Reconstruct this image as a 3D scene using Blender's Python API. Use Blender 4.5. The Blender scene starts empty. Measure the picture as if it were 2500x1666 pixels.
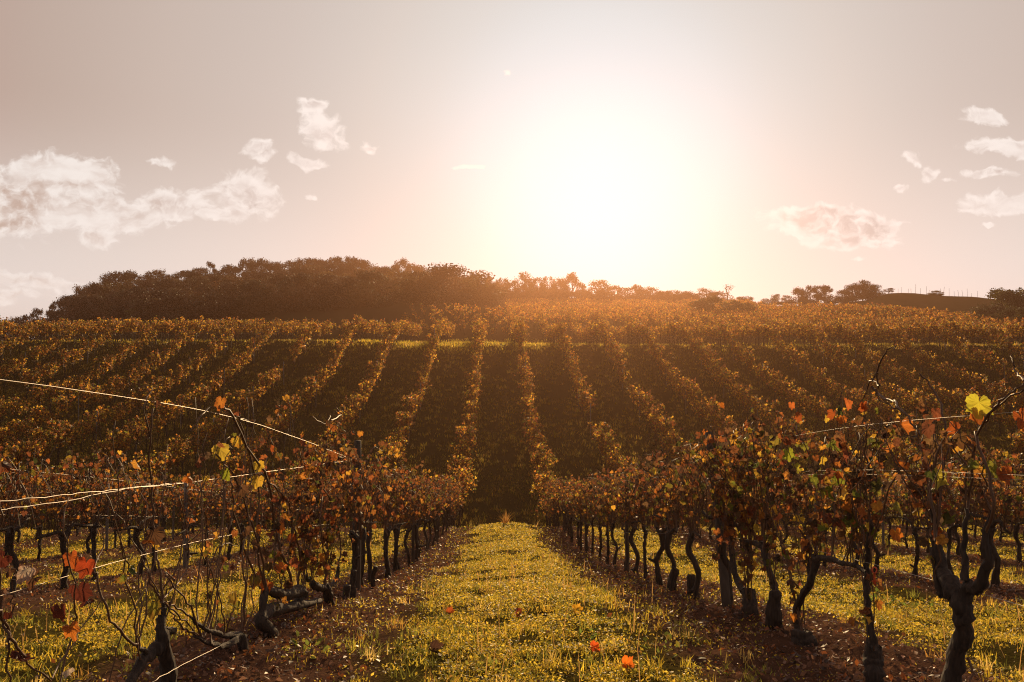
import bpy, math, random
import numpy as np
from mathutils import Vector, Matrix, Euler

R = math.radians
rng = np.random.default_rng(7)
random.seed(7)
SC = bpy.context.scene
COL = SC.collection

# ------------------------------------------------------------------ camera
YAW, PITCH = -1.1, 2.07
cam_d = bpy.data.cameras.new("camera")
cam_d.lens = 28.0
cam_d.sensor_width = 36.0
cam_d.clip_start = 0.05
cam_d.clip_end = 6000
cam = bpy.data.objects.new("camera", cam_d)
COL.objects.link(cam)
cam.location = (0, 0, 0)
cam.rotation_euler = (R(90 + PITCH), 0, R(YAW))
SC.camera = cam
CAM_M = cam.rotation_euler.to_matrix()
F = 2500 * 28 / 36.0


def ray(sx, sy):
    """world direction through a source pixel of the 2500x1666 photograph"""
    return CAM_M @ Vector(((sx - 1250) / F, -(sy - 833) / F, -1.0))


def onrow(sx, sy, u):
    d = ray(sx, sy)
    return d * (u / d.x)


def atdepth(sx, sy, y):
    d = ray(sx, sy)
    return d * (y / d.y)


# ------------------------------------------------------------------ light
SUN_DIR = ray(1461, 366).normalized()
SUN_EL = math.asin(SUN_DIR.z)
SUN_AZ = math.atan2(SUN_DIR.x, SUN_DIR.y)
sun_d = bpy.data.lights.new("sun", "SUN")
sun_d.energy = 5.0
sun_d.angle = R(0.53)
sun_d.color = (1.0, 0.68, 0.34)
sun = bpy.data.objects.new("sun", sun_d)
COL.objects.link(sun)
sun.rotation_euler = SUN_DIR.to_track_quat('Z', 'Y').to_euler()
sun.location = SUN_DIR * 300

W = bpy.data.worlds.new("World")
SC.world = W
W.use_nodes = True
wn, wl = W.node_tree.nodes, W.node_tree.links
wn.clear()


def WN(t, **k):
    n = wn.new(t)
    for a, b in k.items():
        setattr(n, a, b)
    return n


def _set(nodes, links, sock, v):
    if isinstance(v, bpy.types.NodeSocket):
        links.new(v, sock)
    else:
        sock.default_value = v


def wmath(op, a, b=0.0, c=None, clamp=False):
    n = WN('ShaderNodeMath', operation=op, use_clamp=clamp)
    _set(wn, wl, n.inputs[0], a)
    _set(wn, wl, n.inputs[1], b)
    if c is not None:
        _set(wn, wl, n.inputs[2], c)
    return n.outputs[0]


def wvec(op, a, b):
    n = WN('ShaderNodeVectorMath', operation=op)
    _set(wn, wl, n.inputs[0], a)
    _set(wn, wl, n.inputs[1], b)
    return n.outputs['Value'] if op in ('DOT_PRODUCT', 'LENGTH') else n.outputs['Vector']


def wsmooth(v, a, b, lo=0.0, hi=1.0):
    n = WN('ShaderNodeMapRange', interpolation_type='SMOOTHSTEP')
    _set(wn, wl, n.inputs['Value'], v)
    n.inputs['From Min'].default_value = a
    n.inputs['From Max'].default_value = b
    n.inputs['To Min'].default_value = lo
    n.inputs['To Max'].default_value = hi
    return n.outputs[0]


def wmix(f, a, b, mode='MIX'):
    n = WN('ShaderNodeMix', data_type='RGBA', blend_type=mode)
    _set(wn, wl, n.inputs[0], f)
    _set(wn, wl, n.inputs[6], a)
    _set(wn, wl, n.inputs[7], b)
    return n.outputs[2]


sky = WN('ShaderNodeTexSky', sky_type='NISHITA')
sky.sun_disc = False
sky.sun_elevation = SUN_EL
sky.sun_rotation = SUN_AZ
sky.altitude = 200
sky.air_density = 1.0
sky.dust_density = 2.0
tc = WN('ShaderNodeTexCoord')
dirv = tc.outputs['Generated']
bw = WN('ShaderNodeRGBToBW')
wl.new(sky.outputs[0], bw.inputs[0])
SKY_STRENGTH = 0.1
sepd = WN('ShaderNodeSeparateXYZ')
wl.new(dirv, sepd.inputs[0])
DX, DY, DZ = sepd.outputs
cosang = wvec('DOT_PRODUCT', dirv, tuple(SUN_DIR))
ang = wmath('ARCCOSINE', cosang)
# hazy autumn air: the clear-sky colour scattered to a warm beige, a wide aureole round the sun
ramp = WN('ShaderNodeValToRGB')
wl.new(wmath('DIVIDE', ang, math.pi), ramp.inputs[0])
els = ramp.color_ramp.elements
stops = [(0.0, (1.6, 5.5, 7.4)), (5.0, (2.8, 5.9, 7.3)), (8.5, (4.1, 6.1, 6.9)), (12.0, (5.0, 5.9, 6.1)), (16.0, (5.65, 5.7, 5.5)),
         (22.0, (5.65, 5.15, 4.8)), (29.0, (5.6, 4.75, 4.25)), (36.0, (5.1, 4.05, 3.5)), (44.0, (4.65, 3.1, 2.65)),
         (90.0, (2.6, 2.0, 1.75)), (180.0, (2.2, 1.8, 1.65))]
while len(els) < len(stops):
    els.new(0.5)
for e, (p, c) in zip(els, stops):
    e.position = p / 180.0
    e.color = (c[0] / 14, c[1] / 14, c[2] / 14, 1)
haze_sky = wmix(1.0, ramp.outputs[0], (14, 14, 14, 1), 'MULTIPLY')
# keep some of the Nishita brightness structure, without its blue
lum = wmath('MULTIPLY', bw.outputs[0], 1.0)
nish = wmix(1.0, lum, (1.08, 0.92, 0.80, 1), 'MULTIPLY')
base_sky = wmix(0.06, haze_sky, nish)
hor = wsmooth(DZ, 0.30, 0.07)                        # paler towards the horizon
base_sky = wmix(wmath('MULTIPLY', wmath('MULTIPLY', hor, 0.88), wsmooth(ang, .08, .42)), base_sky, (8.3, 7.75, 7.35, 1))

# clouds: puffs placed by direction, broken up by noise
ydiv = wmath('MAXIMUM', DY, 0.05)
comb = WN('ShaderNodeCombineXYZ')
wl.new(wmath('DIVIDE', DX, ydiv), comb.inputs[0])
wl.new(wmath('DIVIDE', DZ, ydiv), comb.inputs[1])
P2 = comb.outputs[0]


def wnoise(scale, detail, rough, vec):
    n = WN('ShaderNodeTexNoise')
    n.inputs['Scale'].default_value = scale
    n.inputs['Detail'].default_value = detail
    n.inputs['Roughness'].default_value = rough
    wl.new(vec, n.inputs['Vector'])
    return n


warp_n = wnoise(11.0, 4.0, 0.6, P2)
warp = wvec('MULTIPLY', wvec('SUBTRACT', warp_n.outputs['Color'], (0.5, 0.5, 0.5)), (0.075, 0.05, 0.0))
P2w = wvec('ADD', P2, warp)
nz = wnoise(34.0, 8.0, 0.60, wvec('MULTIPLY', P2w, (1.0, 1.35, 1.0))).outputs['Fac']
CL = [(120, 405, 165, 58, 1.0), (40, 485, 190, 85, 1.15), (230, 490, 220, 50, 1.0), (390, 470, 160, 45, .95),
      (555, 448, 100, 55, 1.0), (60, 535, 120, 32, .8), (240, 548, 60, 18, .75), (520, 490, 80, 22, .8),
      (715, 243, 42, 20, .75), (735, 295, 62, 46, .9), (592, 352, 50, 30, .78), (705, 368, 52, 16, .68),
      (855, 325, 36, 18, .62), (715, 443, 36, 12, .7), (370, 366, 48, 16, .64), (80, 655, 150, 26, .68), (30, 690, 130, 26, .62),
      (1880, 497, 110, 46, 1.45), (1960, 518, 140, 46, 1.45), (2040, 550, 60, 20, .7), (2070, 497, 50, 14, .62),
      (2275, 262, 60, 24, .8), (2330, 330, 110, 26, .95), (2110, 355, 34, 22, .66), (2150, 385, 30, 28, .72),
      (2310, 385, 70, 16, .8), (2335, 462, 110, 36, 1.0), (2085, 424, 30, 12, .66), (2200, 400, 30, 10, .55), (2290, 512, 24, 8, .62),
      (1075, 372, 36, 10, .52), (1158, 167, 20, 8, .5), (1980, 588, 34, 8, .58), (1735, 574, 30, 7, .45)]
mask = None
for (cx, cy, rx, ry, s) in CL:
    a0, e0 = (cx - 1141) / 1830, (850 - cy) / 1830
    d = wvec('MULTIPLY', wvec('SUBTRACT', P2w, (a0, e0, 0)), (1830 / (rx * 1.5), 1830 / (ry * 1.5), 0))
    m = wsmooth(wvec('LENGTH', d, (0, 0, 0)), 1.0, 0.0, 0.0, s * 1.12)
    mask = m if mask is None else wmath('MAXIMUM', mask, m)
nlo = wnoise(17.0, 4.0, 0.55, wvec('MULTIPLY', P2w, (1.0, 1.5, 1.0))).outputs['Fac']
nhi = wnoise(55.0, 4.0, 0.55, wvec('MULTIPLY', P2w, (1.0, 1.25, 1.0))).outputs['Fac']
body = wmath('ADD', wmath('MULTIPLY', mask, 1.15), wmath('MULTIPLY', wmath('SUBTRACT', nlo, 0.5), 1.25))
dens = wmath('ADD', body, wmath('MULTIPLY', wmath('SUBTRACT', nhi, 0.5), 1.3))
cover = wmath('MULTIPLY', wmath('MULTIPLY', wsmooth(dens, 0.34, 0.82), wsmooth(mask, 0.02, 0.25)), wsmooth(DY, 0.05, 0.3))
under = wnoise(7.0, 3.0, 0.5, wvec('MULTIPLY', P2w, (1.0, 3.2, 1.0))).outputs['Fac']
core = wmath('MULTIPLY', wsmooth(body, 0.52, 1.05), wsmooth(under, 0.28, 0.58))
core = wmath('MULTIPLY', core, wsmooth(ang, 0.10, 0.30))
cl_col = wmix(wmath('MULTIPLY', core, wsmooth(nhi, 0.75, 0.35)), (9.3, 8.75, 8.3, 1), wmix(wsmooth(ang, .30, .75), (5.9, 5.3, 5.0, 1), (5.3, 3.9, 3.2, 1)))
final = wmix(wmath('MULTIPLY', cover, 0.92), base_sky, cl_col)
bg = WN('ShaderNodeBackground')
wl.new(final, bg.inputs[0])
bg.inputs[1].default_value = SKY_STRENGTH
wo = WN('ShaderNodeOutputWorld')
wl.new(bg.outputs[0], wo.inputs[0])
W.cycles.sampling_method = 'NONE'

SC.view_settings.view_transform = 'Standard'
SC.view_settings.look = 'None'
SC.view_settings.exposure = 0.0
SC.view_settings.gamma = 1.0
SC.view_settings.use_curve_mapping = False
SC.render.engine = 'CYCLES'
cy = SC.cycles
cy.max_bounces = 6
cy.diffuse_bounces = 2
cy.glossy_bounces = 2
cy.transmission_bounces = 4
cy.transparent_max_bounces = 8
cy.volume_bounces = 0
cy.use_denoising = True
cy.denoising_prefilter = 'NONE'
cy.filter_width = 1.15
cy.use_adaptive_sampling = False
try:
    cy.denoiser = 'OPENIMAGEDENOISE'
except Exception:
    pass
cy.sample_clamp_indirect = 4.0
cy.caustics_reflective = False
cy.caustics_refractive = False


# ------------------------------------------------------------------ materials
def mat(name):
    m = bpy.data.materials.new(name)
    m.use_nodes = True
    m.node_tree.nodes.clear()
    return m, m.node_tree.nodes, m.node_tree.links


def leaf_mat(name, transl=0.55, boost=1.0, rough=0.45, spec=0.4):
    m, n, l = mat(name)
    at = n.new('ShaderNodeAttribute')
    at.attribute_name = 'col'
    p = n.new('ShaderNodeBsdfPrincipled')
    p.inputs['Roughness'].default_value = rough
    p.inputs['Specular IOR Level'].default_value = spec
    l.new(at.outputs[0], p.inputs['Base Color'])
    t = n.new('ShaderNodeBsdfTranslucent')
    mx = n.new('ShaderNodeMix')
    mx.data_type = 'RGBA'
    mx.blend_type = 'MULTIPLY'
    mx.inputs[0].default_value = 1
    mx.inputs[7].default_value = (boost, boost, boost, 1)
    l.new(at.outputs[0], mx.inputs[6])
    l.new(mx.outputs[2], t.inputs[0])
    ms = n.new('ShaderNodeMixShader')
    ms.inputs[0].default_value = transl
    l.new(p.outputs[0], ms.inputs[1])
    l.new(t.outputs[0], ms.inputs[2])
    o = n.new('ShaderNodeOutputMaterial')
    l.new(ms.outputs[0], o.inputs[0])
    return m


def bark_mat(name, c1, c2, scale=30, rough=0.8, bump=0.6):
    m, n, l = mat(name)
    tc_ = n.new('ShaderNodeTexCoord')
    mp = n.new('ShaderNodeMapping')
    mp.inputs['Scale'].default_value = (1, 1, 0.16)
    l.new(tc_.outputs['Object'], mp.inputs[0])
    nz_ = n.new('ShaderNodeTexNoise')
    nz_.inputs['Scale'].default_value = scale
    nz_.inputs['Detail'].default_value = 5
    l.new(mp.outputs[0], nz_.inputs[0])
    cr = n.new('ShaderNodeValToRGB')
    cr.color_ramp.elements[0].color = (*c1, 1)
    cr.color_ramp.elements[1].color = (*c2, 1)
    cr.color_ramp.elements[0].position = 0.3
    cr.color_ramp.elements[1].position = 0.7
    l.new(nz_.outputs[0], cr.inputs[0])
    p = n.new('ShaderNodeBsdfPrincipled')
    p.inputs['Roughness'].default_value = rough
    l.new(cr.outputs[0], p.inputs['Base Color'])
    b = n.new('ShaderNodeBump')
    b.inputs['Strength'].default_value = bump
    b.inputs['Distance'].default_value = 0.01
    l.new(nz_.outputs[0], b.inputs['Height'])
    l.new(b.outputs[0], p.inputs['Normal'])
    o = n.new('ShaderNodeOutputMaterial')
    l.new(p.outputs[0], o.inputs[0])
    return m


def plain_mat(name, c, rough=0.5, metal=0.0, spec=0.5):
    m, n, l = mat(name)
    nz_ = n.new('ShaderNodeTexNoise')
    nz_.inputs['Scale'].default_value = 40
    hs = n.new('ShaderNodeMix')
    hs.data_type = 'RGBA'
    hs.inputs[6].default_value = (c[0] * .8, c[1] * .8, c[2] * .8, 1)
    hs.inputs[7].default_value = (*c, 1)
    l.new(nz_.outputs[0], hs.inputs[0])
    p = n.new('ShaderNodeBsdfPrincipled')
    l.new(hs.outputs[2], p.inputs['Base Color'])
    p.inputs['Roughness'].default_value = rough
    p.inputs['Metallic'].default_value = metal
    p.inputs['Specular IOR Level'].default_value = spec
    o = n.new('ShaderNodeOutputMaterial')
    l.new(p.outputs[0], o.inputs[0])
    return m


M_LEAF = leaf_mat('vine_leaf', 0.64, 1.55)
M_HLEAF = leaf_mat('hill_vine_leaf', 0.66, 2.0)
M_TREE = leaf_mat('tree_leaf', 0.35, 1.0, 0.6, 0.25)
M_GRASS = leaf_mat('grass_blade', 0.66, 1.95, 0.46, 0.34)
M_LITTER = leaf_mat('leaf_litter', 0.3, 1.3, 0.5, 0.4)
M_BARK = bark_mat('vine_bark', (0.016, 0.011, 0.008), (0.062, 0.041, 0.029), 75, 0.85, 1.0)
M_CANE = plain_mat('vine_cane', (0.13, 0.066, 0.036), 0.55, 0.0, 0.35)
M_TBARK = bark_mat('tree_bark', (0.03, 0.024, 0.018), (0.09, 0.07, 0.05), 4, 0.9, 0.3)
M_POST = bark_mat('post_wood', (0.035, 0.026, 0.02), (0.09, 0.066, 0.05), 22, 0.85, 0.6)
M_STEEL = plain_mat('post_steel', (0.22, 0.2, 0.19), 0.5, 0.6)
M_WIRE = plain_mat('wire_steel', (0.42, 0.38, 0.34), 0.45, 1.0)
M_CLIP = plain_mat('clip_plastic', (0.75, 0.12, 0.04), 0.4)
M_STONE = bark_mat('stone', (0.16, 0.13, 0.11), (0.3, 0.25, 0.21), 8, 0.8, 0.4)


# ------------------------------------------------------------------ mesh tools
class MB:
    """collects vertices, faces and colours; build() links ONE mesh object"""

    def __init__(self):
        self.v, self.f3, self.f4, self.c, self.n = [], [], [], [], 0

    def add(self, v, f, col=(0.5, 0.5, 0.5)):
        v = np.asarray(v, dtype=np.float32).reshape(-1, 3)
        f = np.asarray(f, dtype=np.int32)
        self.v.append(v)
        col = np.asarray(col, dtype=np.float32)
        if col.ndim == 1:
            col = np.broadcast_to(col, (len(v), 3))
        self.c.append(col)
        (self.f3 if f.shape[1] == 3 else self.f4).append(f + self.n)
        self.n += len(v)

    def add_faces(self, f, off):
        f = np.asarray(f, dtype=np.int32)
        (self.f3 if f.shape[1] == 3 else self.f4).append(f + off)

    def mesh(self, name, material, smooth=True):
        me = bpy.data.meshes.new(name)
        if not self.v:
            return me
        V = np.concatenate(self.v)
        C = np.concatenate(self.c)
        loops, tot = [], []
        for fl, k in ((self.f4, 4), (self.f3, 3)):
            if fl:
                a = np.concatenate(fl)
                loops.append(a.ravel())
                tot.append(np.full(len(a), k, dtype=np.int32))
        L = np.concatenate(loops)
        T = np.concatenate(tot)
        S = np.concatenate([[0], np.cumsum(T)[:-1]]).astype(np.int32)
        me.vertices.add(len(V))
        me.vertices.foreach_set('co', V.ravel())
        me.loops.add(len(L))
        me.loops.foreach_set('vertex_index', L)
        me.polygons.add(len(T))
        me.polygons.foreach_set('loop_start', S)
        me.polygons.foreach_set('loop_total', T)
        me.polygons.foreach_set('use_smooth', np.full(len(T), smooth, dtype=bool))
        me.update(calc_edges=True)
        at = me.color_attributes.new('col', 'FLOAT_COLOR', 'POINT')
        at.data.foreach_set('color', np.concatenate([C, np.ones((len(C), 1), np.float32)], 1).ravel())
        me.materials.append(material)
        return me

    def build(self, name, material, parent=None, smooth=True, loc=None):
        o = bpy.data.objects.new(name, self.mesh(name, material, smooth))
        COL.objects.link(o)
        if parent is not None:
            o.parent = parent
        if loc is not None:
            o.location = loc
        return o


def tag(o, label, cat, group=None, kind=None):
    o['label'] = label
    o['category'] = cat
    if group:
        o['group'] = group
    if kind:
        o['kind'] = kind
    return o


def empty(name, loc, label, cat, group=None, rz=0.0):
    o = bpy.data.objects.new(name, None)
    o.empty_display_size = 0.1
    COL.objects.link(o)
    o.location = loc
    o.rotation_euler = (0, 0, rz)
    return tag(o, label, cat, group)


def child(name, me, parent):
    o = bpy.data.objects.new(name, me)
    COL.objects.link(o)
    o.parent = parent
    return o


def tube(mb, pts, radii, sides=6, col=(0.5, 0.5, 0.5), lump=0.0, cap=True):
    pts = np.asarray(pts, dtype=float)
    n = len(pts)
    radii = np.asarray(radii, dtype=float)
    if radii.ndim == 0:
        radii = np.full(n, float(radii))
    tan = np.gradient(pts, axis=0)
    tan /= np.linalg.norm(tan, axis=1)[:, None] + 1e-9
    ref = np.array([1.0, 0.2, 0.1])
    if abs(tan.mean(0) @ ref) > 0.8 * np.linalg.norm(ref):
        ref = np.array([0.1, 0.3, 1.0])
    a = np.cross(tan, ref)
    a /= np.linalg.norm(a, axis=1)[:, None] + 1e-9
    b = np.cross(tan, a)
    th = np.arange(sides) / sides * 2 * np.pi
    rr = radii[:, None] * (1 + ((lump * .75 * rng.uniform(-1, 1, (n, sides)) + lump * rng.uniform(-1, 1, sides)[None]) if lump else 0))
    V = pts[:, None, :] + rr[:, :, None] * (np.cos(th)[None, :, None] * a[:, None, :] + np.sin(th)[None, :, None] * b[:, None, :])
    i = np.arange(n - 1)[:, None] * sides
    k = np.arange(sides)[None, :]
    k2 = (k + 1) % sides
    Fq = np.stack([i + k, i + k2, i + sides + k2, i + sides + k], -1).reshape(-1, 4)
    off = mb.n
    mb.add(V.reshape(-1, 3), Fq, col)
    if cap and sides >= 4:
        for base, order in ((off, -1), (off + (n - 1) * sides, 1)):
            ctr = V[0 if order < 0 else -1].mean(0)
            o2 = mb.n
            mb.v.append(ctr.reshape(1, 3).astype(np.float32))
            mb.c.append(np.asarray(col, np.float32).reshape(1, 3))
            mb.n += 1
            kk = np.arange(sides)
            mb.f3.append(np.stack([base + kk, base + (kk + 1) % sides, np.full(sides, o2)], 1).astype(np.int32))


def resample(pts, n, jit=0.0):
    pts = np.asarray(pts, float)
    if len(pts) > 2:                      # Catmull-Rom through the points
        P = np.vstack([2 * pts[0] - pts[1], pts, 2 * pts[-1] - pts[-2]])
        t = np.linspace(0, len(pts) - 1 - 1e-6, n)
        i = t.astype(int)
        f = (t - i)[:, None]
        p0, p1, p2, p3 = P[i], P[i + 1], P[i + 2], P[i + 3]
        out = 0.5 * (2 * p1 + (p2 - p0) * f + (2 * p0 - 5 * p1 + 4 * p2 - p3) * f ** 2 + (3 * p1 - p0 - 3 * p2 + p3) * f ** 3)
    else:
        t = np.linspace(0, 1, n)[:, None]
        out = pts[0] * (1 - t) + pts[1] * t
    if jit:
        j = rng.normal(0, jit, out.shape)
        j[0] = 0
        out = out + j
    return out


def leaf_outline(lod):
    if lod == 0:                          # five shallow lobes with toothed margins, an inner ring lets the blade curl
        an = np.linspace(-168, 168, 35)
        base = np.interp(np.abs(an), [0, 14, 28, 50, 64, 78, 100, 120, 140, 158, 168], [1.08, .93, .76, .98, .86, .70, .82, .70, .62, .48, .30])
        rad_ = base * (1 + .055 * (-1) ** np.arange(35))
        out = np.stack([np.sin(np.radians(an)) * rad_, np.cos(np.radians(an)) * rad_], 1)
        inn = out * .52
        n = 35
        pts = np.vstack([[[0, 0]], inn, out])
        tri = [(0, i + 1, i) for i in range(1, n)]
        for i in range(1, n):
            tri += [(i, i + 1, n + i + 1), (i, n + i + 1, n + i)]
        return pts, np.array(tri)
    if lod == 1:
        spec = [(-155, .5), (-100, .82), (-74, .70), (-48, .95), (-26, .76), (0, 1.08), (26, .76), (48, .95), (74, .70), (100, .82), (155, .5)]
    else:
        spec = [(-120, .7), (-50, .85), (0, 1.05), (50, .85), (120, .7)]
    pts = [(0, 0)] + [(math.sin(R(a)) * r, math.cos(R(a)) * r) for a, r in spec]
    n = len(spec)
    tri = [(0, i + 1, i) for i in range(1, n)]
    return np.array(pts), np.array(tri)


LEAF = {k: leaf_outline(k) for k in (0, 1, 2)}


def rand_rot(n, normal_bias=None, spread=1.0):
    """n rotation matrices (columns x, y=tip, z=normal); tips hang down"""
    tip = rng.normal(0, 0.55, (n, 3)) + np.array([0, 0, -0.75])
    tip /= np.linalg.norm(tip, axis=1)[:, None]
    r = rng.normal(0, 1, (n, 3))
    x = np.cross(tip, r)
    x /= np.linalg.norm(x, axis=1)[:, None] + 1e-9
    z = np.cross(x, tip)
    return np.stack([x, tip, z], 2)


def add_leaves(mb, pos, size, cols, lod=1, rot=None, curl=0.5):
    T, Fc = LEAF[lod]
    n, k = len(pos), len(T)
    if n == 0:
        return
    if rot is None:
        rot = rand_rot(n)
    size = np.broadcast_to(np.asarray(size, float), (n,))
    fold = rng.uniform(-0.2, 1.0, n) * curl
    bend = rng.uniform(-0.6, 0.9, n) * curl
    tw = rng.uniform(-0.5, 0.5, n) * curl
    x = np.broadcast_to(T[:, 0], (n, k)) * rng.uniform(.8, 1.05, n)[:, None]
    y = np.broadcast_to(T[:, 1], (n, k))
    w1, w2, w3 = rng.uniform(0, 6.28, (3, n, 1))
    z = fold[:, None] * np.abs(x) ** 1.4 * 1.1 - bend[:, None] * (x ** 2 + y ** 2) * .8 + tw[:, None] * x * y
    z = z + curl * (.17 * np.sin(x * 5 + w1) * np.cos(y * 4 + w2) + .12 * np.sin(y * 7 + w3) * np.abs(x)) + rng.normal(0, .03, (n, k)) * curl
    x = x * (1 - 0.3 * np.abs(fold[:, None]))
    L = np.stack([x, y, z], 2) * (size * .58)[:, None, None]
    V = np.einsum('nij,nkj->nki', rot, L) + np.asarray(pos)[:, None, :]
    C = np.repeat(np.asarray(cols, float)[:, None, :], k, 1) * rng.uniform(.8, 1.15, (n, k, 1))
    # autumn margins: the rim of many leaves is redder or browner than the middle
    edge = (np.hypot(T[:, 0], T[:, 1]) > .5)[None, :, None] * rng.uniform(0, .6, (n, 1, 1)) * (rng.random((n, 1, 1)) < .6)
    C = C * (1 - edge) + edge * np.array([.26, .06, .015])
    Fa = (Fc[None] + (np.arange(n) * k)[:, None, None]).reshape(-1, 3)
    mb.add(V.reshape(-1, 3), Fa, np.clip(C, 0.004, .9).reshape(-1, 3))


PAL = np.array([(.40, .18, .034), (.29, .105, .030), (.17, .060, .028), (.48, .30, .04), (.14, .14, .024), (.13, .072, .032), (.065, .042, .026), (.07, .074, .022)])


def leaf_cols(n, w):
    i = rng.choice(len(PAL), n, p=np.array(w) / np.sum(w))
    return PAL[i] * rng.uniform(.65, 1.25, (n, 1)) * rng.uniform(.9, 1.1, (n, 3))


W_NEAR = [.12, .12, .13, .06, .07, .25, .20, .05]
W_RIGHT = [.09, .08, .10, .07, .12, .25, .20, .09]
W_HILL = [.14, .05, .04, .18, .16, .21, .14, .08]


# ------------------------------------------------------------------ terrain
class VNoise:
    def __init__(self, seed):
        self.t = np.random.default_rng(seed).uniform(-1, 1, (256, 256))

    def __call__(self, x, y):
        xi, yi = np.floor(x).astype(int), np.floor(y).astype(int)
        fx, fy = x - xi, y - yi
        fx, fy = fx * fx * (3 - 2 * fx), fy * fy * (3 - 2 * fy)
        g = lambda a, b: self.t[a & 255, b & 255]
        return (g(xi, yi) * (1 - fx) + g(xi + 1, yi) * fx) * (1 - fy) + (g(xi, yi + 1) * (1 - fx) + g(xi + 1, yi + 1) * fx) * fy


VN = VNoise(3)


def fbm(x, y, o=4):
    s, a = 0, 1
    for k in range(o):
        s = s + a * VN(x * 2 ** k + 17 * k, y * 2 ** k - 9 * k)
        a *= .5
    return s


U0, PITCH_ROW = -1.39, 3.21      # the row left of the path, the distance between rows
NEAR = [(-40, .6), (-15, -.3), (-4, -.93), (0, -1.18), (2.2, -1.36), (3.8, -1.51), (4.7, -1.63), (6.3, -1.92), (8, -2.25), (12.7, -3.15), (18, -3.98), (23.2, -4.56), (24.5, -4.95),
        (26.5, -5.6), (29, -6.0), (32, -5.65), (38, -4.55), (48, -2.6), (53, -1.3), (58, .4), (61.5, 1.85), (63, 2.05)]
FAR = {  # photo column (2353 px wide): ground profile beyond the break of the slope
    -1200: [(66, 2.8), (110, 3), (190, 2.5), (260, -1), (400, -6)],
    -200: [(63, 2.2), (66, 2.3), (110, 3), (190, 3.5), (260, 0), (400, -6)],
    60: [(63, 2.25), (66, 2.4), (90, 3.0), (110, 3.4), (190, 5.4), (260, 0), (400, -6)],
    160: [(63, 2.25), (66, 2.4), (90, 3.2), (106, 4.4), (190, 11.0), (260, 3), (400, -6)],
    260: [(63, 2.25), (66, 2.4), (90, 3.2), (106, 5), (190, 16.2), (225, 15), (300, 0), (400, -7)],
    480: [(63, 2.3), (66, 2.45), (90, 3.2), (104, 5), (190, 19), (225, 18), (300, 2), (400, -7)],
    800: [(63, 2.2), (66, 2.35), (86, 3.0), (101, 6.8), (190, 20), (225, 19), (300, 2), (400, -7)],
    965: [(66, 2.2), (84, 2.8), (100, 7.6), (190, 18), (225, 17), (300, 2), (400, -7)],
    1110: [(66, 2.15), (82, 2.7), (99, 7.4), (188, 15.8), (225, 14), (300, 1), (400, -8)],
    1148: [(66, 2.15), (82, 2.6), (98, 6.6), (180, 14.8), (225, 12), (300, 0), (400, -8)],
    1178: [(66, 2.15), (78, 2.3), (95, 5.3), (165, 13.3), (185, 14.3), (220, 12), (300, 0), (400, -8)],
    1400: [(66, 2.15), (78, 2.3), (95, 5.2), (165, 13.3), (185, 13.9), (220, 11), (300, 0), (400, -8)],
    1600: [(66, 2.15), (78, 2.3), (95, 5.1), (165, 13.3), (185, 13.9), (220, 11), (300, 0), (400, -8)],
    1745: [(66, 2.15), (78, 2.3), (95, 5.0), (140, 10.4), (158, 12.5), (185, 13.2), (220, 11), (300, 0), (400, -8)],
    1900: [(66, 2.15), (78, 2.3), (95, 4.9), (125, 9.3), (138, 10.2), (158, 12.9), (176, 13.6), (220, 11), (300, 0), (400, -8)],
    1990: [(66, 2.15), (78, 2.3), (95, 4.85), (122, 9.1), (137, 9.8), (157, 13.8), (176, 14.2), (220, 11), (300, 0), (400, -8)],
    2060: [(66, 2.15), (78, 2.3), (95, 4.8), (120, 8.8), (136, 9.5), (157, 15.3), (176, 15.2), (220, 12), (300, 0), (400, -8)],
    2260: [(66, 2.1), (78, 2.2), (95, 4.6), (110, 7.0), (136, 8.4), (157, 14.4), (176, 14.2), (220, 11), (300, 0), (400, -8)],
    2420: [(66, 2.1), (78, 2.2), (95, 4.5), (110, 6.7), (136, 7.8), (157, 13.2), (176, 13), (220, 10), (300, 0), (400, -8)],
    3600: [(66, 2.1), (78, 2.2), (95, 4.0), (110, 5.0), (157, 9), (176, 9), (220, 6), (300, -2), (400, -8)],
}
YG = np.arange(-60, 460, 0.25)
_ker = np.exp(-np.linspace(-2.2, 2.2, 13) ** 2)
_ker /= _ker.sum()


def _prof(lst):
    a = np.array(lst)
    z = np.interp(YG, a[:, 0], a[:, 1])
    zs = np.convolve(np.pad(z, 6, mode='edge'), _ker, mode='valid')
    w = np.clip((YG - 70) / 20, 0, 1)           # softer far away
    k2 = np.exp(-np.linspace(-2, 2, 41) ** 2)
    k2 /= k2.sum()
    z2 = np.convolve(np.pad(z, 20, mode='edge'), k2, mode='valid')
    return zs * (1 - w) + z2 * w


TA = np.array(sorted(FAR))
TAB = np.stack([_prof([p for p in NEAR if p[0] < (62 if FAR[k][0][0] > 63 else 61)] + FAR[k]) for k in TA])
TAN = (TA - 1141) / 1830.0


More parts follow.
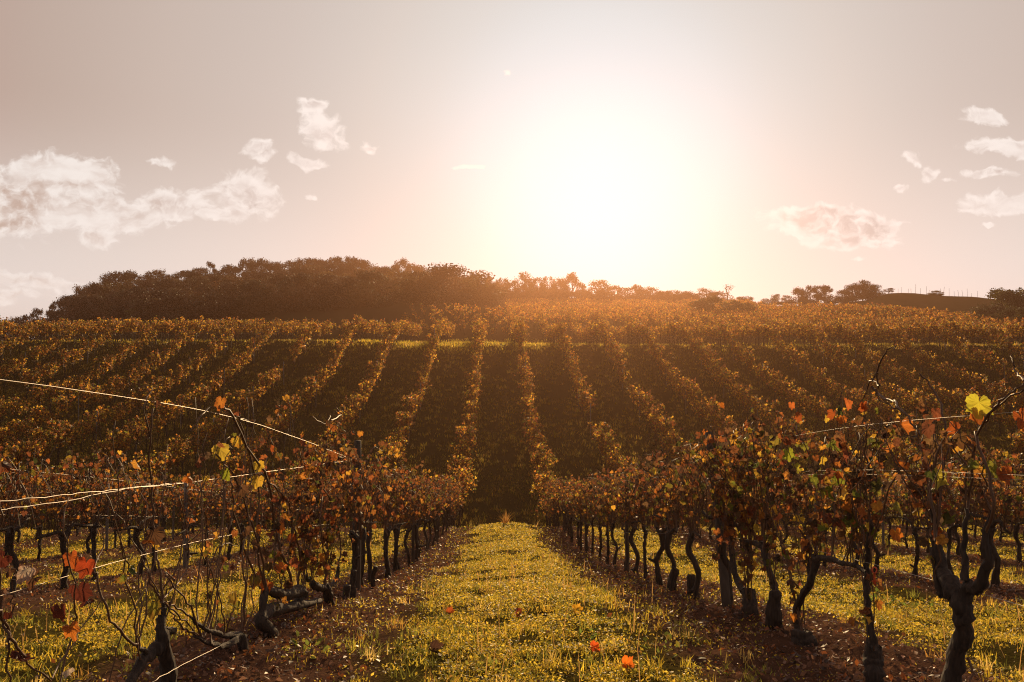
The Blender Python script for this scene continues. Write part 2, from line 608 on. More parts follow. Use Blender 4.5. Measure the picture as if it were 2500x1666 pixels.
def zg(x, y, noise=True):
    x, y = np.asarray(x, float), np.asarray(y, float)
    a = x / np.maximum(y, 45.0)
    fi = np.clip(np.interp(a, TAN, np.arange(len(TAN))), 0, len(TAN) - 1.0001)
    i = fi.astype(int)
    f = fi - i
    f = f * f * (3 - 2 * f)
    wv = np.clip((y - 40) / 15, 0, 1) * np.clip((90 - y) / 15, 0, 1)
    yc = np.clip((y + wv * 2.2 * fbm(x * .07 + 5, y * .02, 3) - YG[0]) / 0.25, 0, len(YG) - 1.001)
    j = yc.astype(int)
    g = yc - j
    row = lambda ii: TAB[ii, j] * (1 - g) + TAB[ii, j + 1] * g
    z = row(i) * (1 - f) + row(i + 1) * f
    if noise:
        # soil is ridged up under the rows, the alleys are slightly hollow
        ph = ((x - U0) / PITCH_ROW)
        near = np.clip((30 - y) / 6, 0, 1)
        mid = np.clip((x - .25) / 1.5, -1, 1)
        out_ = np.clip((np.abs(x - .25) - 1.1) / .7, 0, 1)
        z = z + near * 0.05 * np.cos(ph * 2 * np.pi) * out_ + near * .13 * (1 - mid ** 2) ** 2 * np.clip((y - 3) / 12, .1, 1) + .022 * fbm(x * 2.2, y * 2.2, 4) * np.clip((64 - y) / 10, .2, 1)
        z = z + 0.02 * fbm(x * 6, y * 6, 3) * near * (0.35 + 0.65 * (np.cos(ph * 2 * np.pi) > .1))
        z = z + np.clip((y - 62) / 60, 0, 1) * 0.35 * fbm(x * .09, y * .09, 4) - np.clip((y - 30) / 20, 0, 1) * np.clip((70 - y) / 8, 0, 1) * .10 * fbm(x * .3, y * .3, 3)
    return z


def zz(x, y):
    return float(zg(np.array([x]), np.array([y]))[0])


def make_ground():
    az = np.concatenate([np.linspace(-180, -52, 46, endpoint=False), np.linspace(-52, 52, 300), np.linspace(52, 180, 46)[1:]])[:-1]
    az = np.radians(az)
    rr = np.exp(np.linspace(math.log(.4), math.log(1500), 620))
    X = rr[:, None] * np.sin(az)[None]
    Y = rr[:, None] * np.cos(az)[None]
    Z = zg(X, Y)
    mb = MB()
    n, k = X.shape
    i = np.arange(n - 1)[:, None] * k
    j = np.arange(k)[None]
    j2 = (j + 1) % k
    mb.add(np.stack([X, Y, Z], -1).reshape(-1, 3), np.stack([i + j, i + j2, i + k + j2, i + k + j], -1).reshape(-1, 4))
    mb.v.append(np.array([[0, 0, zz(0, 0)]], np.float32))
    mb.c.append(np.full((1, 3), .5, np.float32))
    jj = np.arange(k)
    mb.f3.append(np.stack([np.full(k, mb.n), (jj + 1) % k, jj], 1).astype(np.int32))
    mb.n += 1
    m, nd, l = mat('ground')

    def nmath(op, a, b=0.0, clamp=False):
        q = nd.new('ShaderNodeMath')
        q.operation = op
        q.use_clamp = clamp
        _set(nd, l, q.inputs[0], a)
        _set(nd, l, q.inputs[1], b)
        return q.outputs[0]

    def nmix(f, a, b):
        q = nd.new('ShaderNodeMix')
        q.data_type = 'RGBA'
        _set(nd, l, q.inputs[0], f)
        _set(nd, l, q.inputs[6], a)
        _set(nd, l, q.inputs[7], b)
        return q.outputs[2]

    def nnoise(s, d=5, r=.6):
        q = nd.new('ShaderNodeTexNoise')
        q.inputs['Scale'].default_value = s
        q.inputs['Detail'].default_value = d
        q.inputs['Roughness'].default_value = r
        l.new(geo.outputs['Position'], q.inputs['Vector'])
        return q.outputs[0]

    def nramp(v, a, b):
        q = nd.new('ShaderNodeMapRange')
        q.interpolation_type = 'SMOOTHSTEP'
        _set(nd, l, q.inputs[0], v)
        q.inputs[1].default_value, q.inputs[2].default_value = a, b
        return q.outputs[0]

    geo = nd.new('ShaderNodeNewGeometry')
    sp = nd.new('ShaderNodeSeparateXYZ')
    l.new(geo.outputs['Position'], sp.inputs[0])
    x, y = sp.outputs[0], sp.outputs[1]
    n1, n2, n3 = nnoise(1.3), nnoise(9.0), nnoise(0.11, 4)
    n4 = nnoise(45.0, 4)
    ph = nmath('DIVIDE', nmath('SUBTRACT', x, U0), PITCH_ROW)
    fr = nmath('ABSOLUTE', nmath('SUBTRACT', nmath('FRACT', nmath('ADD', ph, .5)), .5))   # 0 under a row, .5 mid-alley
    soilf = nramp(nmath('ADD', fr, nmath('MULTIPLY', nmath('SUBTRACT', n1, .5), .28)), .30, .17)
    soilf = nmath('MULTIPLY', soilf, nramp(y, 30, 24))
    soil = nmix(n2, (.045, .026, .018, 1), (.14, .075, .048, 1))
    turf = nmix(n2, (.026, .023, .008, 1), (.085, .066, .018, 1))
    hill = nmix(n1, (.040, .034, .014, 1), (.075, .060, .022, 1))
    hill = nmix(nmath('MULTIPLY', n4, .5), hill, (.05, .036, .022, 1))
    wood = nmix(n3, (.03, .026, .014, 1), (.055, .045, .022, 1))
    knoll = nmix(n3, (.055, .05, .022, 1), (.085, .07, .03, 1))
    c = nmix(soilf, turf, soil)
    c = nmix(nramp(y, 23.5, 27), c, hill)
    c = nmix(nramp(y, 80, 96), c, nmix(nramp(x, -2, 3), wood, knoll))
    p = nd.new('ShaderNodeBsdfPrincipled')
    p.inputs['Roughness'].default_value = 1.0
    p.inputs['Specular IOR Level'].default_value = 0.0
    l.new(c, p.inputs['Base Color'])
    b = nd.new('ShaderNodeBump')
    b.inputs['Strength'].default_value = .8
    b.inputs['Distance'].default_value = .03
    l.new(nmath('ADD', n2, nmath('MULTIPLY', n4, .5)), b.inputs['Height'])
    l.new(b.outputs[0], p.inputs['Normal'])
    o = nd.new('ShaderNodeOutputMaterial')
    l.new(p.outputs[0], o.inputs[0])
    g = mb.build('ground', m)
    g['kind'] = 'structure'
    g['label'] = 'vineyard ground dipping into a small valley and rising to the far hills'
    g['category'] = 'ground'


make_ground()


# ------------------------------------------------------------------ ground cover
def rowdist(x):
    ph = (x - U0) / PITCH_ROW
    return np.abs(ph - np.round(ph)) * PITCH_ROW      # metres to the nearest row line


def frustum_points(n, y0, y1, power, half=0.70):
    t = rng.random(n)
    e = 2 - power
    y = (y0 ** e + t * (y1 ** e - y0 ** e)) ** (1 / e)
    x = rng.uniform(-1, 1, n) * (half * y + 1.4)
    return x, y


def add_blades(mb, x, y, h, w, cols, lean=.5, z=None):
    n = len(x)
    if z is None:
        z = zg(x, y)
    B = np.stack([x, y, z - .004], 1)
    th = rng.uniform(0, 2 * np.pi, n)
    s = np.stack([np.cos(th), np.sin(th), np.zeros(n)], 1) * (w * .5)[:, None]
    ph = rng.uniform(0, 2 * np.pi, n)
    ln = np.abs(rng.normal(0, lean, n))
    d = np.stack([np.cos(ph) * ln, np.sin(ph) * ln, np.ones(n)], 1)
    d /= np.linalg.norm(d, axis=1)[:, None]
    M = B + d * (h * .55)[:, None]
    d2 = d + np.stack([np.cos(ph), np.sin(ph), -np.full(n, .3)], 1) * (ln * .8)[:, None]
    T = M + d2 * (h * .45)[:, None]
    V = np.stack([B - s, B + s, M - s * .8, M + s * .8, T], 1)
    off = mb.n
    C = np.repeat(cols[:, None, :], 5, 1)
    k = (np.arange(n) * 5)[:, None]
    mb.add(V.reshape(-1, 3), np.array([[0, 1, 3, 2]]) + k, C.reshape(-1, 3))
    mb.add_faces(np.array([[2, 3, 4]]) + k, off)


def add_sprigs(mb, x, y, hgt, size, cols, flat=.55):
    """small broad leaves (clover, chickweed): tilted rhombs a little above the ground"""
    n = len(x)
    c = np.stack([x, y, zg(x, y) + hgt], 1)
    nrm = rng.normal(0, flat, (n, 3)) + np.array([0, 0, 1])
    nrm /= np.linalg.norm(nrm, axis=1)[:, None]
    r = rng.normal(0, 1, (n, 3))
    a = np.cross(nrm, r)
    a /= np.linalg.norm(a, axis=1)[:, None]
    b = np.cross(nrm, a)
    s = size[:, None] * .5
    cup = rng.uniform(-.2, .5, (n, 1)) * s
    V = np.stack([c - a * s * 1.2, c - b * s * .7 + nrm * cup, c + a * s * 1.2, c + b * s * .7 + nrm * cup], 1)
    k = (np.arange(n) * 4)[:, None]
    C = np.repeat(cols[:, None, :], 4, 1)
    mb.add(V.reshape(-1, 3), np.concatenate([np.array([[0, 1, 2]]) + k, np.array([[0, 2, 3]]) + k]), C.reshape(-1, 3))


GP = np.array([(.47, .345, .036), (.35, .28, .034), (.54, .37, .055), (.15, .15, .028), (.58, .42, .13), (.34, .19, .05)])


def grass_cols(n, w=(.26, .25, .12, .24, .06, .07)):
    i = rng.choice(6, n, p=w)
    return GP[i] * rng.uniform(.6, 1.2, (n, 1))


mbG = MB()
x, y = frustum_points(1400000, 2.6, 25.5, 1.5)
rd = rowdist(x - .12 * (x < .2) + .14 * (x > .2))
cover_n = fbm(x * 1.1, y * 1.1, 4)
fine_n = fbm(x * 5.5, y * 5.5, 3)
turfw = np.clip((rd + cover_n * .28 - .60) / .26, 0.08, 1)
inpath = (x > -1.2) & (x < 1.6)
patch = np.where(inpath, 1.0, np.clip(.46 + .75 * fbm(x * .9 + 70, y * .9, 3), .10, 1))
keep = rng.random(len(x)) < turfw * patch * np.clip(.72 + fine_n * 1.1 + .35 * fbm(x * 2.4 + 11, y * 2.4, 2), .05, 1)
x, y, fine_n = x[keep], y[keep], fine_n[keep]
half = rng.random(len(x)) < .30
lodk = 1 + y / 9.0
xb, yb, kb = x[half], y[half], lodk[half]
tall = (1 + .7 * np.clip(fbm(xb * .8 + 40, yb * .8, 3), -.6, 1.2))
add_blades(mbG, xb, yb, rng.uniform(.015, .045, len(xb)) * tall * (1 + .04 * yb), .0032 * kb * rng.uniform(.7, 1.3, len(xb)), grass_cols(len(xb)), .65)
xs, ys, ks = x[~half], y[~half], lodk[~half]
add_sprigs(mbG, xs, ys, rng.uniform(.004, .042, len(xs)) * (1 + .02 * ys), .0088 * ks * rng.uniform(.6, 1.5, len(xs)), grass_cols(len(xs), (.36, .34, .1, .16, .02, .02)), .6)
ncl, nb = 2600, 22
cx_, cy_ = frustum_points(ncl, 2.7, 25, 1.35)
ok = (rowdist(cx_) > .45) & (fbm(cx_ * .6 + 3, cy_ * .6, 3) > -.25)
cx_, cy_ = cx_[ok], cy_[ok]
ncl = len(cx_)
sp_ = np.repeat(rng.uniform(.015, .05, ncl), nb)
x, y = np.repeat(cx_, nb) + rng.normal(0, 1, ncl * nb) * sp_, np.repeat(cy_, nb) + rng.normal(0, 1, ncl * nb) * sp_
add_blades(mbG, x, y, rng.uniform(.4, 1, len(x)) * np.repeat(rng.uniform(.05, .13, ncl), nb), .0036 * (1 + y / 10), np.repeat(grass_cols(ncl, (.15, .2, .05, .45, .08, .07)), nb, 0) * rng.uniform(.7, 1.2, (len(x), 1)), .6)
# taller dry stems
k = 2600
x, y = frustum_points(k, 2.8, 25, 1.1)
rd = rowdist(x)
o = (rd > .5) & (fbm(x * .7 + 9, y * .7, 3) > .12)
x, y = x[o], y[o]
add_blades(mbG, x, y, rng.uniform(.12, .26, len(x)), .003 * (1 + y / 7), np.tile(np.array([[.34, .2, .07]]), (len(x), 1)) * rng.uniform(.6, 1.3, (len(x), 1)), .22)
tag(mbG.build('grass', M_GRASS), 'sunlit yellow green turf and clover between the near vine rows', 'grass', kind='stuff')

mbH = MB()                       # rough grass of the far slope and its crest
x, y = frustum_points(230000, 28.5, 66, .9, .72)
cn = fbm(x * .5, y * .5, 4)
o = rng.random(len(x)) < np.clip(.45 + cn * .9, .05, 1)
x, y = x[o], y[o]
add_blades(mbH, x, y, rng.uniform(.04, .16, len(x)), .017 * y / 40 * rng.uniform(.7, 1.4, len(x)), grass_cols(len(x), (.15, .15, .1, .2, .1, .3)) * .55, .7)
cx_, cy_ = frustum_points(7000, 28.5, 62, .9, .72)
nb = 14
x, y = np.repeat(cx_, nb) + rng.normal(0, .09, 7000 * nb), np.repeat(cy_, nb) + rng.normal(0, .09, 7000 * nb)
add_blades(mbH, x, y, rng.uniform(.10, .30, len(x)) * np.repeat(rng.uniform(.5, 1.2, 7000), nb), .02 * y / 40, grass_cols(len(x), (.12, .14, .12, .12, .2, .3)) * np.repeat(rng.uniform(.35, 1.0, 7000), nb)[:, None], .55)
x, y = frustum_points(110000, 59.5, 84, .8, .72)
o = rng.random(len(x)) < np.clip(.75 + fbm(x * .3, y * .3, 4) * 1.2, .05, 1) * (.05 + .95 * np.exp(-((x + 3.5) / 7.0) ** 2))
x, y = x[o], y[o]
add_blades(mbH, x, y, rng.uniform(.10, .30, len(x)), .04 * rng.uniform(.7, 1.4, len(x)), grass_cols(len(x)), .6)
tag(mbH.build('grass', M_GRASS), 'dull rough grass covering the far vineyard slope and its crest', 'grass', kind='stuff')

mbL = MB()                       # dead leaves, twigs and crumbs on the soil under the rows
x, y = frustum_points(260000, 2.6, 25, 1.4)
rd = rowdist(x)
o = rng.random(len(x)) < np.clip(1.1 - rd / .8, .02, 1)
x, y = x[o], y[o]
n = len(x)
lc = np.array([(.20, .10, .06), (.13, .065, .045), (.26, .14, .085), (.085, .05, .035), (.30, .10, .03)])[rng.integers(0, 5, n)] * rng.uniform(.6, 1.3, (n, 1))
add_sprigs(mbL, x, y, rng.uniform(.002, .03, n), (.005 + .026 * rng.random(n) ** 3) * (1 + y / 12), lc, .8)
tag(mbL.build('fallen_leaves', M_LITTER), 'brown leaf litter and crumbs on the bare soil under the vines', 'leaf litter', kind='stuff')


# ------------------------------------------------------------------ grape vines
def vine_geo(h=.58, top=1.35, n_cane=12, lod=1, leaf=.085, per=1.6, w=W_NEAR, sep=False, trunk_r=.032, thick=.26, arm=.42, sides=7, cane_r=.0042, droop=.35, bare=0.0):
    tr, ca, lf = MB(), [], MB()
    k1, k2 = rng.normal(0, .042, 2), rng.normal(0, .05, 2)
    trunk_r = trunk_r * rng.uniform(.65, 1.1)
    pts = [(0, 0, -.08), (k1[0] * .4, k1[1] * .4, h * .18), (k1[0], k1[1], h * .45), (k2[0], k2[1] + k1[1] * .3, h * .75), (k2[0] * .5, k2[1] * .5, h)]
    nt = 16 if lod < 2 else 8
    P = resample(pts, nt, .004)
    rad = np.interp(np.linspace(0, 1, nt), [0, .12, .4, .8, 1], [1.6, 1.2, .85, .95, 1.35]) * trunk_r * rng.uniform(.85, 1.2, nt)
    tube(tr, P, rad, sides + 1, lump=.2)
    for s_ in range(3 if lod < 2 else 0):
        b_ = P[rng.integers(3, nt)]
        d_ = rng.normal(0, 1, 3) * np.array((1, 1, .3)) + np.array((0, 0, .5))
        tube(tr, [b_, b_ + d_ * .03, b_ + d_ * .05], [trunk_r * .6, trunk_r * .5, trunk_r * .42], 6, lump=.2)
    starts = []
    for sgn in (-1, 1):
        a = arm * rng.uniform(.7, 1.15)
        q = [P[-1] + np.array((0, 0, -.01)), P[-1] + np.array((rng.normal(0, .03), sgn * a * .35, rng.uniform(.02, .10))),
             P[-1] + np.array((rng.normal(0, .05), sgn * a, rng.uniform(.0, .12)))]
        Q = resample(q, 8, .006)
        tube(tr, Q, np.linspace(trunk_r * .75, trunk_r * .38, 8), max(5, sides - 1), lump=.14)
        for s in range(n_cane // 2):
            starts.append(Q[rng.integers(1, 8)])
    for s in starts:
        L = rng.uniform(.55, 1.0) * (top - h)
        az = rng.uniform(0, 2 * np.pi)
        sp = thick * rng.uniform(.2, 1)
        hang = rng.random() < droop
        end = s + np.array((np.cos(az) * sp, np.sin(az) * sp * 1.3, L))
        mid = s + np.array((np.cos(az) * sp * rng.uniform(.1, .5), np.sin(az) * sp * .5, L * .55))
        pl = [s, mid, end]
        if hang:
            pl.append(end + np.array((np.cos(az) * .16, np.sin(az) * .2, -rng.uniform(.1, .4))))
        nn = 9 if lod < 2 else 6
        Q = resample(pl, nn, .012)
        m = MB()
        tube(m, Q, np.linspace(cane_r, cane_r * .45, nn), 4 if lod < 2 else 3, cap=False)
        ca.append(m)
        nl = int(per * 8 * (L / .6) * rng.uniform(.5, 1.3))
        if rng.random() < bare:
            nl = nl // 6
        t = rng.uniform(.08, 1, nl) ** .85 * (nn - 1.001)
        i = t.astype(int)
        f = (t - i)[:, None]
        pos = Q[i] * (1 - f) + Q[i + 1] * f + rng.normal(0, .045, (nl, 3))
        add_leaves(lf, pos, leaf * rng.uniform(.5, 1.2, nl), leaf_cols(nl, w), lod, curl=.75)
    return tr, ca, lf


def merge(mbs):
    m = MB()
    for q in mbs:
        o = m.n
        m.v += q.v
        m.c += q.c
        m.f3 += [a + o for a in q.f3]
        m.f4 += [a + o for a in q.f4]
        m.n += q.n
    return m


ORD = ['zeroth', 'first', 'second', 'third', 'fourth', 'fifth', 'sixth', 'seventh', 'eighth', 'ninth', 'tenth', 'eleventh', 'twelfth', 'thirteenth', 'fourteenth',
       'fifteenth', 'sixteenth', 'seventeenth', 'eighteenth', 'nineteenth']
ORD += ['twentieth'] + ['twenty-' + o for o in ORD[1:10]] + ['thirtieth'] + ['thirty-' + o for o in ORD[1:10]] + ['fortieth'] + ['forty-' + o for o in ORD[1:10]] + ['fiftieth'] + ['fifty-' + o for o in ORD[1:10]]


def rowname(k):
    """k=0 is the row left of the path, k=1 the row right of it"""
    return f"{ORD[1 - k]} row left of the path" if k <= 0 else f"{ORD[k]} row right of the path"


def proto(n, **kw):
    out = []
    for i in range(n):
        tr, ca, lf = vine_geo(**kw)
        out.append((tr.mesh('trunk', M_BARK), merge(ca).mesh('canes', M_CANE), lf.mesh('foliage', M_LEAF if kw.get('lod', 1) < 2 else M_HLEAF, False)))
    return out


PR_L = proto(8, n_cane=32, per=1.3, w=W_NEAR, leaf=.062, droop=.75, bare=.25, thick=.34)
PR_R = proto(8, n_cane=32, per=1.5, w=W_RIGHT, leaf=.066, droop=.75, bare=.2, thick=.46)
PR_H = proto(9, h=.55, top=1.85, n_cane=22, per=2.2, w=W_HILL, lod=2, leaf=.12, trunk_r=.035, thick=.5, arm=.5, sides=5, cane_r=.006, droop=.8)
NV = [0]


def put_vine(pr, x, y, label, rz=None, scale=1.0, group='grape vines of the vineyard', z=None):
    NV[0] += 1
    o = empty('grape_vine', (x, y, zz(x, y) if z is None else z), label, 'vine', group, rng.choice([0, math.pi]) + rng.normal(0, .12) if rz is None else rz)
    s = scale * rng.uniform(.94, 1.06)
    o.scale = (s * rng.choice([-1, 1]), s, s)
    for nm, me in zip(('trunk', 'canes', 'foliage'), pr):
        child(nm, me, o)
    return o


# --- the vines nearest the camera, each shaped after the photograph
def cropL(p):
    return (p[0] / 2.047, 900 + p[1] / 2.047)


def cropR(p):
    return (1600 + p[0] / 2.047, 900 + p[1] / 2.047)


def hero(label, u, crop, base, trunks, canes, auto, leaves=(), w=W_NEAR, top=1.35, per=1.5, lod=0, thick=.2, leaf=.078):
    NV[0] += 1
    sx, sy = crop(base)
    b = onrow(sx, sy, u)
    gz = zz(u, b.y)
    root = empty('grape_vine', (u, b.y, gz), label, 'vine', 'grape vines of the vineyard')
    off = np.array((u, b.y, gz))
    dz = 0.0

    def conv(pl, wob):
        q = []
        ph = rng.uniform(0, 6)
        for i, p in enumerate(pl):
            v = onrow(*crop(p), u)
            v = np.array(v) * (1 + wob * math.sin(ph + i * 1.3) / 3)
            q.append(v - off + np.array((0, 0, dz)))
        return np.array(q)

    tm = MB()
    tops = []
    for it, (pl, rp) in enumerate(trunks):
        q = conv(pl, .02)
        if it == 0 and q[0][2] > -.06:          # the foot reaches into the soil
            q = np.vstack([[q[0][0], q[0][1], -.1], q])
            pl, rp = [pl[0]] + list(pl), [rp[0] * 1.1] + list(rp)
        n = 4 * len(pl)
        Q = resample(q, n, .003)
        dep = np.array([onrow(*crop(p), u).y for p in pl])
        rm = np.asarray(rp, float) / 2.047 * dep / F
        tube(tm, Q, np.interp(np.linspace(0, 1, n), np.linspace(0, 1, len(rm)), rm) * rng.uniform(.88, 1.14, n), 14, lump=.16)
        tops.append(Q[n // 2:])
    tm.build('trunk', M_BARK, root)
    lf = MB()
    for pl, rp in canes:
        q = conv(pl, .06)
        n = 4 * len(pl)
        Q = resample(q, n, .004)
        dep = onrow(*crop(pl[0]), u).y
        m = MB()
        r0 = rp / 2.047 * dep / F
        tube(m, Q, np.linspace(r0, r0 * .55, n), 6)
        m.build('cane', M_CANE, root)
    for a in range(int(auto * 1.6)):
        T = tops[rng.integers(len(tops))]
        s = T[rng.integers(len(T))] + rng.normal(0, .008, 3)
        L = max(.2, (top - s[2]) * rng.uniform(.6, 1.08))
        az = rng.uniform(0, 2 * np.pi)
        sp = thick * rng.uniform(.3, 1.2)
        pl = [s, s + np.array((np.cos(az) * sp * .3, np.sin(az) * sp, L * .5)), s + np.array((np.cos(az) * sp, np.sin(az) * sp * 1.8, L))]
        if rng.random() < .45:
            pl.append(pl[-1] + np.array((np.cos(az) * .12, np.sin(az) * .25, -rng.uniform(.05, .35))))
        Q = resample(pl, 14, .008)
        m = MB()
        tube(m, Q, np.linspace(.0038, .0016, 14), 5)
        m.build('cane', M_CANE, root)
        nl = int(per * 9 * rng.uniform(.5, 1.4))
        t = rng.uniform(.12, 1, nl) * 12.99
        i = t.astype(int)
        f = (t - i)[:, None]
        pos = Q[i] * (1 - f) + Q[i + 1] * f + rng.normal(0, .04, (nl, 3))
        add_leaves(lf, pos, leaf * rng.uniform(.4, 1.0, nl), leaf_cols(nl, w), lod, curl=1.1)
    for (px, py, size, c, *face) in leaves:
        size *= .85
        c = np.array(c) * .72
        v = np.array(onrow(*crop((px, py)), u)) - off + np.array((0, 0, dz))
        d = v + off
        if face:                     # blade turned broadside to the low sun
            zax = np.array((.25, -1, .25)) + rng.normal(0, .2, 3)
        else:
            zax = rng.normal(0, 1, 3)
        zax /= np.linalg.norm(zax)
        tip = np.array((rng.normal(0, .4), 0, -1))
        xax = np.cross(tip, zax)
        xax /= np.linalg.norm(xax)
        tip = np.cross(zax, xax)
        add_leaves(lf, v[None], [size], np.array([c]), 0, np.stack([xax, tip, zax], 1)[None], .6 if face else .9)
    if lf.n:
        lf.build('foliage', M_LEAF, root, False)
    return root


UL, UR = U0, U0 + PITCH_ROW
RED, DRED, ORA, YEL, GRN, BRN = (.38, .10, .024), (.12, .03, .018), (.6, .2, .03), (.62, .42, .05), (.30, .32, .03), (.12, .06, .03)
hero('thin bare canes of a vine cut by the lower left corner', UL, cropL, (-90, 1560), [([(-90, 1560), (-60, 1300), (-40, 1100)], [26, 22, 20])],
     [([(-40, 1180), (20, 1250), (45, 1370), (50, 1600)], 8), ([(45, 1340), (120, 1440), (250, 1570)], 8), ([(40, 1370), (10, 1150), (-10, 900), (5, 700)], 8),
      ([(300, 1570), (370, 1300), (372, 1100), (320, 800), (340, 640)], 5), ([(260, 1550), (450, 1240), (530, 1130)], 4), ([(60, 1250), (65, 1100), (90, 1000)], 4)], 0,
     [(12, 950, .07, DRED), (20, 1250, .07, DRED), (40, 1000, .06, BRN), (355, 940, .08, (.40, .10, .02), 1), (430, 975, .095, (.36, .055, .018), 1), (395, 1110, .105, DRED, 1), (435, 1160, .065, DRED),
      (300, 1205, .085, DRED, 1), (130, 1010, .075, (.42, .34, .26)), (165, 1050, .09, BRN), (350, 1290, .08, ORA), (90, 1430, .09, DRED), (345, 1510, .05, (.5, .4, .3)),
      (60, 560, .05, BRN), (20, 480, .06, BRN)], per=1.0)
hero('forked old vine trunk with bare canes in the front, first left of the path', UL, cropL, (845, 1568),
     [([(850, 1620), (835, 1450), (805, 1330), (808, 1250), (812, 1170)], [42, 36, 30, 22, 15]), ([(800, 1390), (745, 1430), (690, 1490), (640, 1600)], [34, 26, 24, 26]),
      ([(820, 1310), (865, 1310)], [20, 16]), ([(770, 1440), (700, 1400), (685, 1370)], [14, 10, 7])],
     [([(700, 1400), (620, 1335), (545, 1240), (490, 1060), (470, 1000)], 7), ([(812, 1170), (800, 1000), (780, 880), (757, 600), (742, 350), (775, 200)], 6.5),
      ([(815, 1160), (760, 1080), (705, 950), (695, 880), (700, 760)], 5), ([(825, 1170), (900, 1240), (1000, 1330)], 5.5), ([(820, 1150), (870, 1060), (820, 1020)], 5),
      ([(700, 1400), (695, 1280), (725, 1090)], 4), ([(742, 350), (720, 190), (760, 90)], 3.5), ([(540, 1590), (620, 1300), (730, 1090), (720, 960)], 4), ([(820, 1150), (930, 1010), (945, 860), (900, 640)], 4), ([(640, 1000), (600, 860), (650, 700), (640, 560)], 3.5), ([(470, 1000), (520, 860), (480, 700), (560, 520)], 3.5)], 4,
     [(765, 1190, .10, (.25, .22, .03), 1), (770, 820, .10, BRN), (745, 860, .08, ORA), (775, 160, .06, BRN), (1165, 1140, .085, (.25, .17, .03), 1)], per=.28, leaf=.055, thick=.32)
hero('low vine with a bowed arm reaching left over the grass, left of the path', UL, cropL, (1220, 1568),
     [([(1225, 1620), (1215, 1450), (1205, 1335)], [30, 27, 24]), ([(1205, 1335), (1130, 1335), (1040, 1310), (960, 1250)], [20, 13, 10, 7]),
      ([(1190, 1345), (1120, 1390), (1030, 1365), (975, 1335)], [17, 14, 9, 7])],
     [([(960, 1250), (880, 1190), (830, 1165)], 5.5), ([(975, 1335), (900, 1280), (850, 1200)], 5.5), ([(1130, 1320), (1150, 1245), (1175, 1190)], 5),
      ([(1020, 1350), (1040, 1200), (1048, 1000), (1110, 880), (1180, 885)], 5), ([(1010, 1345), (940, 1180), (830, 1030)], 5.5), ([(1210, 1340), (1230, 1120), (1215, 930), (1260, 760)], 5), ([(1120, 1330), (1090, 1120), (1000, 900)], 4)], 6,
     [(1180, 1175, .05, (.22, .19, .03), 1)], per=.5, leaf=.055, thick=.3)
VC = [(1300, 800, .09, ORA), (1100, 405, .12, (.5, .36, .05), 1), (1105, 165, .10, (.55, .22, .04), 1), (1290, 555, .11, (.6, .38, .05), 1), (1290, 480, .09, YEL, 1), (1335, 1080, .11, (.5, .12, .02), 1),
      (1275, 1050, .11, (.25, .2, .03), 1), (1395, 990, .11, (.6, .17, .03), 1), (1460, 840, .09, RED, 1), (1395, 790, .1, ORA, 1), (1180, 360, .09, YEL, 1), (1270, 270, .07, BRN), (1355, 400, .08, RED),
      (1130, 520, .09, GRN), (1365, 1190, .09, (.2, .19, .05)), (1320, 1110, .08, RED), (940, 545, .07, ORA), (1030, 545, .06, YEL), (1210, 600, .1, BRN), (1310, 920, .12, BRN), (1260, 880, .1, BRN), (1230, 800, .1, BRN)]
hero('gnarled vine with a thick arm and leafy upright canes, left of the path', UL, cropL, (1390, 1400),
     [([(1400, 1430), (1345, 1320), (1300, 1265), (1345, 1210), (1450, 1190), (1605, 1158)], [34, 30, 28, 28, 24, 12]), ([(1310, 1240), (1330, 1110), (1420, 1130), (1500, 1110), (1515, 1150)], [18, 17, 26, 28, 22]),
      ([(1480, 1190), (1510, 1120)], [22, 20])],
     [([(1460, 1090), (1440, 990), (1400, 900), (1370, 780), (1340, 560), (1250, 420), (1150, 220), (1100, 190)], 7), ([(1490, 1080), (1500, 950), (1470, 800), (1420, 640), (1330, 560)], 6),
      ([(1330, 1110), (1310, 950), (1250, 760), (1180, 560), (1080, 420)], 6), ([(1300, 1100), (1200, 850), (1160, 620), (1140, 480)], 5), ([(1180, 240), (1240, 270), (1280, 330)], 4), ([(1060, 190), (1000, 250), (940, 320)], 4),
      ([(1330, 1110), (1280, 900), (1290, 600), (1210, 300), (1200, 180)], 5)], 9, VC, top=1.42, per=2.2, thick=.24)
hero('slim vine with forked arms beside a wooden post, left of the path', UL, cropL, (1650, 1195),
     [([(1655, 1215), (1640, 1120), (1625, 1090)], [22, 20, 18]), ([(1630, 1100), (1570, 1085), (1560, 1060)], [15, 16, 12]), ([(1635, 1105), (1680, 1050), (1690, 990)], [13, 9, 7])],
     [([(1620, 1090), (1630, 960), (1600, 800), (1610, 640)], 5), ([(1690, 990), (1700, 850), (1640, 640), (1500, 440)], 5), ([(1560, 240), (1625, 275), (1650, 235)], 4), ([(1655, 260), (1705, 230), (1680, 195)], 4)], 9,
     [(1620, 940, .10, (.6, .25, .03), 1), (1560, 980, .1, (.25, .22, .03), 1), (1740, 560, .09, ORA, 1), (1800, 320, .09, (.6, .28, .04), 1), (1745, 700, .08, ORA)], top=1.3, per=2.0, thick=.25)

